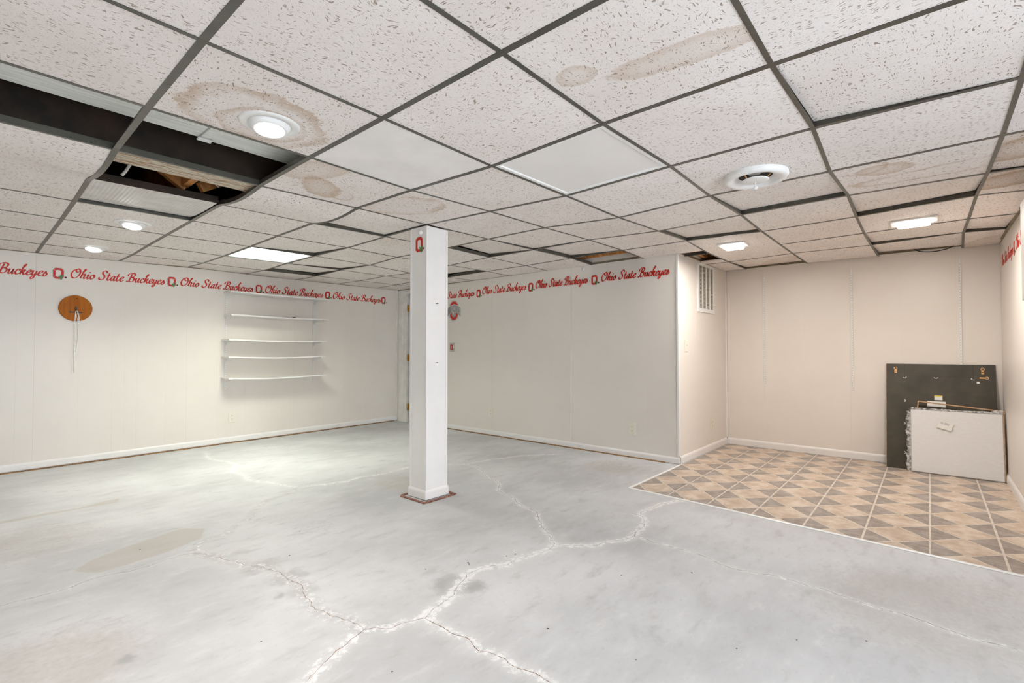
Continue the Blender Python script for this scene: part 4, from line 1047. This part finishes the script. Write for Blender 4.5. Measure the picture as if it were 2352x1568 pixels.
# large emblem on the back wall (mostly clear of the post)
def large_emblem():
    root = thing('large_emblem', 'large red octagonal letter emblem with grey lettered banner beside the post', 'wall decal', WBK.at(1.338, 1.655, .0068), WBK.rz)
    o8 = lambda w, h, c: octo(w, h, c)
    obj('outline', MB().prism(o8(.086, .138, .050), -.0004, 0), 'lightgrey', root)
    obj('outline_rim', MB().ring(o8(.089, .141, .051), o8(.086, .138, .050), -.0007, 0), 'greyletter', root)
    ro, ri = o8(.077, .127, .045), o8(.044, .094, .026)
    obj('red_ring', MB().ring(ro, ri, -.0010, -.0004), 'redo', root)
    obj('inner_rim', MB().ring(o8(.038, .088, .022), o8(.030, .078, .018), -.0010, -.0004), 'greyletter', root)
    ban = [(-.140, -.095), (-.128, -.085), (-.1, -.055), (-.05, -.028), (0, -.022), (.05, -.028), (.1, -.055), (.125, -.095), (.140, -.085), (.140, .03), (.1, .058), (.05, .074), (0, .078), (-.05, .074), (-.1, .058), (-.140, .03)]
    big = [(x * 1.035, z * 1.06) for x, z in ban]
    obj('banner_rim', MB().prism(big, -.0014, -.0010), 'kraft', root)
    obj('banner', MB().prism(ban, -.0018, -.0014), 'grey', root)
    # block letters of the banner
    def bar(x0, z0, x1, z1, w_=.0042):
        d = Vector((x1 - x0, z1 - z0)).normalized() * w_; n_ = (-d.y * .5, d.x * .5)
        return [(x0 + n_[0], z0 + n_[1]), (x1 + n_[0], z1 + n_[1]), (x1 - n_[0], z1 - n_[1]), (x0 - n_[0], z0 - n_[1])]
    FONT = {'O': [(0, 0, 0, 1), (1, 0, 1, 1), (0, 0, 1, 0), (0, 1, 1, 1)], 'H': [(0, 0, 0, 1), (1, 0, 1, 1), (0, .5, 1, .5)], 'I': [(.5, 0, .5, 1)],
            'T': [(.5, 0, .5, 1), (0, 1, 1, 1)], 'A': [(0, 0, .5, 1), (.5, 1, 1, 0), (.2, .4, .8, .4)], 'E': [(0, 0, 0, 1), (0, 1, 1, 1), (0, .5, .8, .5), (0, 0, 1, 0)],
            'S': [(1, 1, 0, 1), (0, 1, 0, .55), (0, .55, 1, .45), (1, .45, 1, 0), (1, 0, 0, 0)]}
    lay = [('O', -.128, -.06, .016, .075), ('H', -.104, -.040, .015, .082), ('I', -.083, -.030, .006, .090), ('O', -.070, -.022, .016, .088), ('S', -.022, -.062, .034, .124), ('T', .022, -.018, .017, .086), ('A', .046, -.022, .017, .086), ('T', .070, -.034, .017, .088), ('E', .098, -.060, .022, .090)]
    for ch, x, z, w_, h in lay:
        mb = MB()
        for (a, b_, c2, d) in FONT[ch]: mb.prism(bar(x + a * w_, z + b_ * h, x + c2 * w_, z + d * h, .0062 if ch == 'S' else .0046), -.0026, -.0018)
        obj('banner_letter', mb, 'greyletter', root)
large_emblem()

# ------------------------------------------------------------------ wall plates
def outlet(w, u, z, label, out=.0063, wd=.076, ht=.122):
    root = thing('wall_outlet', label, 'outlet', w.at(u, z, out), w.rz, 'duplex outlets')
    obj('plate', MB().box((-wd / 2, -.006, -ht / 2), (wd / 2, 0, ht / 2), .0025), 'ivory', root)
    for s in (1, -1):
        f = obj('receptacle', MB().prism([(.0165 * math.cos(a), s * .0195 + max(-.0125, min(.0125, .0165 * math.sin(a)))) for a in [k * math.pi / 10 for k in range(20)]], -.0078, -.006), 'ivory', root)
        for dx in (-.0065, .0065): obj('slot', MB().box((dx - .0011, -.0082, s * .0195 - .001), (dx + .0011, -.0078, s * .0195 + .007)), 'dark', f)
        obj('ground_hole', MB().lathe([(0, -.0082), (.0024, -.0082), (.0024, -.0078)], 10, 'y', (0, 0, s * .0195 - .0075), False), 'dark', f)
    obj('screw', MB().lathe([(0, -.0075), (.003, -.007), (.0032, -.006)], 10, 'y'), 'white_metal', root)
outlet(WL, L(2.205), .303, 'ivory duplex outlet on the wall below the shelves')
outlet(WBK, 2.055, .297, 'ivory duplex outlet on the back wall nearer the white post', out=.0066)
outlet(WBK, 4.047, .290, 'ivory duplex outlet on the back wall beside the outer corner', out=.0036, wd=.084, ht=.134)
outlet(WS, .89, .292, 'ivory duplex outlet low on the narrow alcove wall below the vent')
def switch(w, u, z, label, cat='light switch', out=.0063):
    root = thing('light_switch', label, cat, w.at(u, z, out), w.rz)
    obj('plate', MB().box((-.036, -.006, -.058), (.036, 0, .058), .0025), 'ivory', root)
    obj('toggle', MB().box((-.0045, -.014, -.002), (.0045, -.006, .012), .001), 'ivory', root)
    for z2 in (-.03, .03): obj('screw', MB().lathe([(0, -.0072), (.0028, -.0068), (.003, -.006)], 8, 'y', (0, 0, z2)), 'white_metal', root)
switch(WS, .178, 1.142, 'ivory light switch on the narrow alcove wall by the corner')
root = thing('light_switch', 'double switch plate, half covered with a grey plate bearing a red letter', 'light switch', WBK.at(1.357, 1.142, .0066), WBK.rz)
obj('plate', MB().box((.0, -.006, -.058), (.088, 0, .058), .0025), 'ivory', root)
obj('decorated_plate', MB().box((-.094, -.010, -.060), (.0, 0, .060), .0025), 'grey', root)['label'] = 'grey plate with red block letter'
obj('red_letter', MB().ring([(x - .058, z) for x, z in octo(.024, .038, .01)], [(x - .058, z) for x, z in octo(.011, .025, .005)], -.0115, -.010), 'redo', root)
obj('white_block', MB().box((-.028, -.0112, -.012), (-.008, -.010, .030)), 'kraft', root)
obj('plate_band', MB().box((-.088, -.0112, -.052), (-.008, -.010, -.044)), 'lightgrey', root)
obj('toggle', MB().box((-.022, -.018, -.004), (-.014, -.0112, .010), .001), 'ivory', root)
obj('toggle', MB().box((.034, -.016, -.002), (.046, -.006, .014), .002), 'ivory', root)
root = thing('wall_hook', 'small round white hook high on the back wall below the ceiling gap', 'hook', WBK.at(3.46, 2.003, .0035), WBK.rz)
obj('disc', MB().lathe([(0, -.006), (.022, -.005), (.024, 0)], 24, 'y'), 'white_plastic', root)
obj('hook', MB().tube([(0, -.006, .004), (0, -.018, .006), (.002, -.022, .016)], .003, 6), 'white_metal', root)

# ---- vent grille
root = thing('wall_vent', 'tall white return air grille high on the narrow alcove wall', 'air vent', WS.at(.735, 1.765, .0063), WS.rz)
VW, VH = .252, .262
obj('frame', MB().ring([(-VW, -VH), (VW, -VH), (VW, VH), (-VW, VH)], [(-VW + .045, -VH + .04), (VW - .045, -VH + .04), (VW - .045, VH - .03), (-VW + .045, VH - .03)], -.010, 0), 'white_metal', root)
obj('backing', MB().box((-VW + .04, -.0012, -VH + .035), (VW - .04, -.0002, VH - .025)), 'angle', root)
cw = (2 * (VW - .045) - 3 * .022) / 4
def louvre(): return MB().add([(0, -.0085, 0), (cw, -.0085, 0), (cw, -.0020, .0085), (0, -.0020, .0085), (0, -.0075, -.0008), (cw, -.0075, -.0008), (cw, -.0012, .0075), (0, -.0012, .0075)], [(0, 1, 2, 3), (7, 6, 5, 4), (0, 4, 5, 1), (3, 2, 6, 7), (0, 3, 7, 4), (1, 5, 6, 2)])
for k in range(4):
    x = -VW + .045 + k * (cw + .022)
    if k: obj('divider', MB().box((x - .022, -.0095, -VH + .04), (x, -.001, VH - .03)), 'white_metal', root)
    col_ = put('louvre_column', None, root, (x, 0, 0))
    for q in range(33): put('louvre', shared('louvre', louvre, 'panelbox'), col_, (0, 0, -VH + .044 + q * .0138))

# ---- electrical panel at the right edge
root = thing('panel_box', 'grey wall panel box on the right wall by the alcove', 'panel box', WR.at(2.17, 1.66, .0063), WR.rz)
obj('box', MB().box((-.20, -.065, -.275), (.20, 0, .275), .003), 'panelbox', root)
obj('cover', MB().box((-.205, -.072, -.28), (.205, -.0655, .28), .002), 'panelbox', root)
obj('latch', MB().box((.15, -.078, -.03), (.17, -.072, .03), .001), 'black_metal', root)

# ------------------------------------------------------------------ round plaque with cord
root = thing('round_plaque', 'round orange-brown wooden plaque hung on the panelled wall', 'plaque', WL.at(L(.790), 1.503, .0064), WL.rz)
obj('board', MB().lathe([(0, -.018), (.119, -.018), (.1225, -.0165), (.124, -.013), (.124, -.001), (0, -.0005)], 64, 'y', sm=False), 'plaque', root)
hk = MB().tube([(0, -.018, -.012), (0, -.026, -.020), (0, -.040, -.036), (0, -.047, -.030), (0, -.05, -.018)], .0025, 8).box((-.006, -.0195, -.034), (.006, -.018, .018), .0008)
hk.prism([(-.052, -.037), (-.04, -.029), (-.030, -.036), (-.008, -.038), (-.008, -.046), (-.03, -.044), (-.042, -.048)], -.0195, -.018)
hk.prism([(.052, -.040), (.04, -.034), (.008, -.039), (.008, -.046), (.04, -.046)], -.0195, -.018)
obj('hook', hk, 'black_metal', root)
obj('screw', MB().lathe([(0, -.0195), (.004, -.019), (.0045, -.018)], 10, 'y', (.006, 0, .095)), 'black_metal', root)
# cord loop hanging over the hook
o_ = WL.at(L(.790), 1.503, .0064)
cord = MB().tube(arc([(-.006, -.022, -.62), (-.004, -.020, -.30), (-.006, -.026, -.12), (-.004, -.039, -.043), (.000, -.042, -.0265), (.008, -.040, -.033), (.018, -.032, -.06), (.022, -.028, -.11), (.016, -.022, -.28), (.006, -.022, -.42)], 8), .0036, 8)
o = obj('white_cord', cord, 'cord', None, o_, WL.rz); tag(o, 'white cord looped over the plaque hook and hanging down the wall', 'cord')
obj('knot', MB().lathe([(0, -.006), (.006, -.004), (.007, 0), (.006, .004), (0, .006)], 10, 'z', (.012, -.0300, -.052)), 'cord', o)
obj('loose_strand', MB().tube(arc([(.010, -.032, -.05), (.004, -.028, -.075), (.010, -.026, -.10), (.013, -.024, -.16)], 6), .0022, 6), 'cord', o)

# ------------------------------------------------------------------ wall shelving
def standard(w, u, z0, z1, label, group, brackets=(), blen=.21, out=.0062):
    h = z1 - z0
    root = thing('shelf_standard', label, 'shelf rail', w.at(u, z0, out), w.rz, group)
    obj('channel', MB().box((-.0075, -.010, 0), (.0075, 0, h), .001), 'white_metal', root)
    n = int((h - .03) / .0254)
    for q in range(n):
        put('slot', shared('slot', lambda: MB().box((-.0022, -.0104, -.0055), (.0022, -.0099, .0055)), 'grey'), root, (0, 0, .02 + q * .0254))
    for z in (.05, h / 2, h - .05): put('screw', shared('rail_screw', lambda: MB().lathe([(0, -.0115), (.003, -.011), (.004, -.010)], 8, 'y'), 'white_metal'), root, (0, 0, z + .006))
    for z in brackets:
        zz = z - z0
        pr = [(-.010, zz + .0), (-.010 - blen, zz + .0), (-.010 - blen, zz - .012), (-.05, zz - .032), (-.010, zz - .060)]
        mb = MB(); n5 = 5
        mb.add([(-.0015, y, zq) for y, zq in pr] + [(.0015, y, zq) for y, zq in pr], [(i, (i + 1) % n5, (i + 1) % n5 + n5, i + n5) for i in range(n5)] + [tuple(range(n5)), tuple(range(9, 4, -1))])
        mb.box((-.007, -.010 - blen, zz - .0018), (.007, -.010, zz))
        obj('bracket', mb, 'white_metal', root)
SH = [1.770, 1.500, 1.212, 1.012, .765]
standard(WL, L(2.124), .645, 1.80, 'white slotted shelf rail with brackets holding the plaque-side ends of the shelves', 'rails holding the shelves', SH)
standard(WL, L(3.215), .632, 1.80, 'white slotted shelf rail with brackets holding the door-side ends of the shelves', 'rails holding the shelves', SH)
def shelf(u0, u1, z, dep, sag, label):
    n = 14; mb = MB(); vs = []
    w_ = u1 - u0
    for q in range(n + 1):
        t = q / n; x = -w_ / 2 + w_ * t; sg = -sag * math.sin(math.pi * min(1, max(0, (t - .065) / .845)))
        vs += [(x, -dep, sg), (x, 0, sg), (x, 0, sg + .016), (x, -dep, sg + .016)]
    mb.add(vs, [(4 * i + k, 4 * i + (k + 1) % 4, 4 * i + 4 + (k + 1) % 4, 4 * i + 4 + k) for i in range(n) for k in range(4)] + [(0, 1, 2, 3), tuple(4 * n + k for k in (3, 2, 1, 0))])
    c = WL.at(L((u0 + u1) / 2), z + .0004, .0185)
    tag(obj('shelf_board', mb, 'trim', None, c, WL.rz), label, 'shelf', 'white shelf boards')
shelf(2.10, 3.33, SH[0], .21, .004, 'topmost white shelf board, right under the red lettering')
shelf(2.10, 3.32, SH[1], .22, .006, 'second white shelf board from the top, with small dark objects on it')
shelf(2.075, 3.285, SH[2], .225, .010, 'white shelf board in the middle of the five')
shelf(2.075, 3.265, SH[3], .225, .014, 'white shelf board second from the bottom')
shelf(2.075, 3.285, SH[4], .225, .016, 'lowest white shelf board, sagging in the middle')
zt = SH[1] + .0164
o = obj('black_pen', MB().tube([(-.09, 0, .0045), (-.02, 0, .0055), (.03, 0, .0055), (.06, 0, .006), (.08, 0, .003)], [.0025, .004, .0055, .004, .001], 8), 'black_metal', None, WL.at(L(2.80), zt - .004, .10), WL.rz + .08)
tag(o, 'slim black tool lying on the second shelf board', 'tool')
o = obj('brown_clip', MB().tube([(-.03, 0, .008), (0, .004, .011), (.03, 0, .008)], [.004, .008, .004], 8), 'nut', None, WL.at(L(2.90), zt - .004, .11), WL.rz)
tag(o, 'small brown object lying beside the black tool on the second shelf', 'clip')
GB = 'bare shelf rails on the alcove wall'
standard(WA, .423, .705, 1.932, 'bare white slotted rail on the alcove wall nearest the vent corner', GB)
standard(WA, 1.236, .695, 1.93, 'bare white slotted rail in the middle of the alcove wall', GB)
standard(WA, 2.047, .69, 1.934, 'bare white slotted rail above the leaning black backing board', GB)

# ------------------------------------------------------------------ leaning frames in the alcove
def lean(name, label, cat, xb, xt, yl, yr, height, z0=.0031, roll=0.0):
    """root frame: x along the width (to the right seen from the room), y into the wall, z up the panel"""
    ang = math.asin(min(.9, (xt - xb) / height))
    root = thing(name, label, cat)
    root.rotation_mode = 'XYZ'
    root.matrix_world = Matrix.Translation((xb, (yl + yr) / 2, z0)) @ Matrix.Rotation(math.radians(-90), 4, 'Z') @ Matrix.Rotation(-ang, 4, 'X') @ Matrix.Rotation(roll, 4, 'Y')
    return root
bw = .755
r1 = lean('black_backing_board', 'large black picture back with brass hangers leaning on the alcove wall', 'picture frame', 5.770, 5.970, .320, -.435, .985, .0035)
obj('board', MB().box((-bw / 2, 0, 0), (bw / 2, .018, .985), .0015), 'backing', r1)
obj('edge_strip', MB().box((-bw / 2 - .003, .001, .001), (-bw / 2, .017, .984)), 'edgewood', r1)
def yx(y): return -.0575 - y                        # world Y -> local x on the panel (centre at Y = -.0575)
obj('dust_cover', MB().box((yx(.185), -.0008, .05), (yx(-.292), -.0001, .868)), 'backing', r1)
for (x, z) in ((yx(.25), .933), (yx(-.353), .936)):
    h = obj('hanger', MB().box((x - .009, -.003, z - .035), (x + .009, 0, z - .004), .001).ring([(x + .014 * math.cos(a), z + .010 + .012 * math.sin(a)) for a in [k * math.pi / 8 for k in range(16)]], [(x + .009 * math.cos(a), z + .010 + .008 * math.sin(a)) for a in [k * math.pi / 8 for k in range(16)]], -.004, -.001), 'copper', r1)
    obj('rivet', MB().lathe([(0, -.005), (.004, -.0045), (.005, -.003)], 10, 'y', (x, 0, z - .02)), 'dark', h)
x, z = yx(-.366), .866
obj('hanger', MB().box((x - .035, -.003, z - .006), (x + .004, 0, z + .006), .001).ring([(x + .013 + .012 * math.cos(a), z + .012 * math.sin(a)) for a in [k * math.pi / 8 for k in range(16)]], [(x + .013 + .007 * math.cos(a), z + .007 * math.sin(a)) for a in [k * math.pi / 8 for k in range(16)]], -.004, -.001), 'copper', r1)
for (y, z, a0) in ((-.042, .862, math.pi), (.183, .858, math.pi * 1.1), (-.292, .856, math.pi * .75), (.189, .632, -math.pi / 2), (.192, .420, -math.pi / 2), (.19, .15, -math.pi / 2)):
    pts = [(yx(y) + .016 * math.cos(a0 + t * math.pi / 8), z + .012 * math.sin(a0 + t * math.pi / 8)) for t in range(9)]
    inn = [(yx(y) + .009 * math.cos(a0 + t * math.pi / 8), z - .001 + .006 * math.sin(a0 + t * math.pi / 8)) for t in range(8, -1, -1)]
    obj('tab', MB().prism(pts + inn, -.0022, -.0008), 'lightgrey', r1)
lb = obj('paper_label', MB().box((yx(-.028), -.0016, .652), (yx(-.084), -.0008, .694)), 'kraft', r1); lb['label'] = 'white label with yellow top band'
obj('label_band', MB().box((yx(-.028), -.0022, .684), (yx(-.084), -.0016, .694)), 'yellow', lb)
for (a, c2) in (((yx(.185) - .0015, -.0014, .868), (yx(.185) + .0015, -.0001, .984)), ((yx(-.292) - .0015, -.0014, .868), (yx(-.292) + .0015, -.0001, .984)), ((yx(.185), -.0014, .8665), (yx(-.292), -.0001, .8685)), ((yx(.185) - .0012, -.0012, .05), (yx(.185) + .0002, -.0001, .866))): obj('seam', MB().box(a, c2), 'dark', r1)
obj('sticker', MB().box((yx(-.312), -.0015, .815), (yx(-.332), -.0001, .832)), 'kraft', r1)
obj('lower_label', MB().box((yx(.022), -.0016, .588), (yx(-.104), -.0008, .640)), 'kraft', r1)

# thin wood-edged picture, tipped, between the black board and the wrapped one
r2 = lean('thin_wood_frame', 'thin open frame of light wood, tilted behind the wrapped panel', 'picture frame', 5.744, 5.846, .142, -.425, .60, .05, math.radians(5.3))
for (a, c2) in (((-.283, .0, .558), (.283, .012, .568)), ((-.283, .0, .0), (-.275, .012, .558)), ((.275, .0, .0), (.283, .012, .558)), ((-.283, 0, -.01), (.283, .012, 0))):
    obj('edge', MB().box(a, c2, .001), 'edgewood', r2)

r3 = lean('wrapped_panel', 'white foam panel wrapped in clear plastic film leaning in the alcove corner', 'wrapped panel', 5.69, 5.785, .140, -.462, .568, .0034)
obj('foam_panel', MB().box((-.300, .0, .004), (.300, .034, .560), .006), 'foam', r3)
obj('cardboard_edge', MB().box((.3003, .002, .008), (.306, .032, .555)), 'edgewood', r3)
# crinkled film bag
def film():
    nx, nz = 120, 104; vs = []; fs = []; rr = random.Random(5)
    hs = {}
    def ht(x, z):
        mk = max(0, math.sin(9 * x + 5 * z + 1.3 * math.sin(11 * z)) * .6 + .4)
        return .0052 * mk * abs(math.sin(46 * x - 62 * z + 1.7 * math.sin(13 * x + 4 * z))) ** 4 + .0036 * (1 - mk) * abs(math.sin(30 * x + 75 * z + 2.2 * math.sin(8 * x))) ** 5 + .0012 * math.sin(21 * x + 9 * z)
    for b_ in range(nz + 1):
        for a in range(nx + 1):
            x = -.318 + .632 * a / nx; z = .003 + .572 * b_ / nz
            if a == 0: x += rr.uniform(-.014, .010)
            if b_ == nz: z += rr.uniform(-.006, .006)
            vs.append((x, -.0030 - abs(ht(x, z)) - (0 if 0 < a < nx else -.012), z))
    for b_ in range(nz):
        for a in range(nx): k = b_ * (nx + 1) + a; fs.append((k, k + 1, k + nx + 2, k + nx + 1))
    K = len(vs)
    return MB().add(vs, fs, True)
obj('film', film(), 'film', r3)
side = MB(); rr = random.Random(8); vs = []
for b_ in range(25):
    z = .004 + .54 * b_ / 24; q = .018 + .014 * abs(math.sin(b_ * .7)) + rr.uniform(0, .008)
    vs += [(-.301, -.004, z), (-.301 - q, .006 + rr.uniform(-.004, .004), z), (-.301, .036, z)]
side.add(vs, [(3 * i + k, 3 * i + k + 1, 3 * i + 4 + k, 3 * i + 3 + k) for i in range(24) for k in range(2)], True)
obj('film_fold', side, 'film_edge', r3)
tf = MB(); vs = []
for b_ in range(25):
    x = -.30 + .6 * b_ / 24; q = .012 + rr.uniform(0, .01) + (.02 if b_ > 21 else 0)
    vs += [(x, -.004, .561), (x, .014, .561 + q), (x, .036, .561)]
tf.add(vs, [(3 * i + k, 3 * i + k + 1, 3 * i + 4 + k, 3 * i + 3 + k) for i in range(24) for k in range(2)], True)
obj('film_fold', tf, 'film_edge', r3)
lb = put('paper_label', MB().box((-.05, -.0012, -.034), (.05, 0, .034)).mesh('paper_label', M['kraft']), r3, (-.065, -.012, .432), 0, (0, math.radians(17), 0))
lb['label'] = 'white printed paper label'
# printed number on the label, drawn with short bars
DIG = {'1': [(.5, 0, .5, 1)], '6': [(0, 0, 0, 1), (0, 1, 1, 1), (0, .5, 1, .5), (1, .5, 1, 0), (0, 0, 1, 0)], '3': [(0, 1, 1, 1), (1, 0, 1, 1), (0, .5, 1, .5), (0, 0, 1, 0)],
       '0': [(0, 0, 0, 1), (1, 0, 1, 1), (0, 0, 1, 0), (0, 1, 1, 1)], '5': [(1, 1, 0, 1), (0, 1, 0, .5), (0, .5, 1, .5), (1, .5, 1, 0), (1, 0, 0, 0)], '2': [(0, 1, 1, 1), (1, 1, 1, .5), (0, .5, 1, .5), (0, .5, 0, 0), (0, 0, 1, 0)]}
for q, ch in enumerate('1613052'):
    mb = MB(); x0 = -.036 + q * .0088
    for (a, b_, c2, d) in DIG[ch]:
        xa, xb = sorted((x0 + a * .0055, x0 + c2 * .0055)); za, zb = sorted((.008 + b_ * .016, .008 + d * .016))
        mb.box((xa - .0008, -.0018, za - .0008), (xb + .0008, -.0012, zb + .0008))
    obj('digit', mb, 'print', lb)
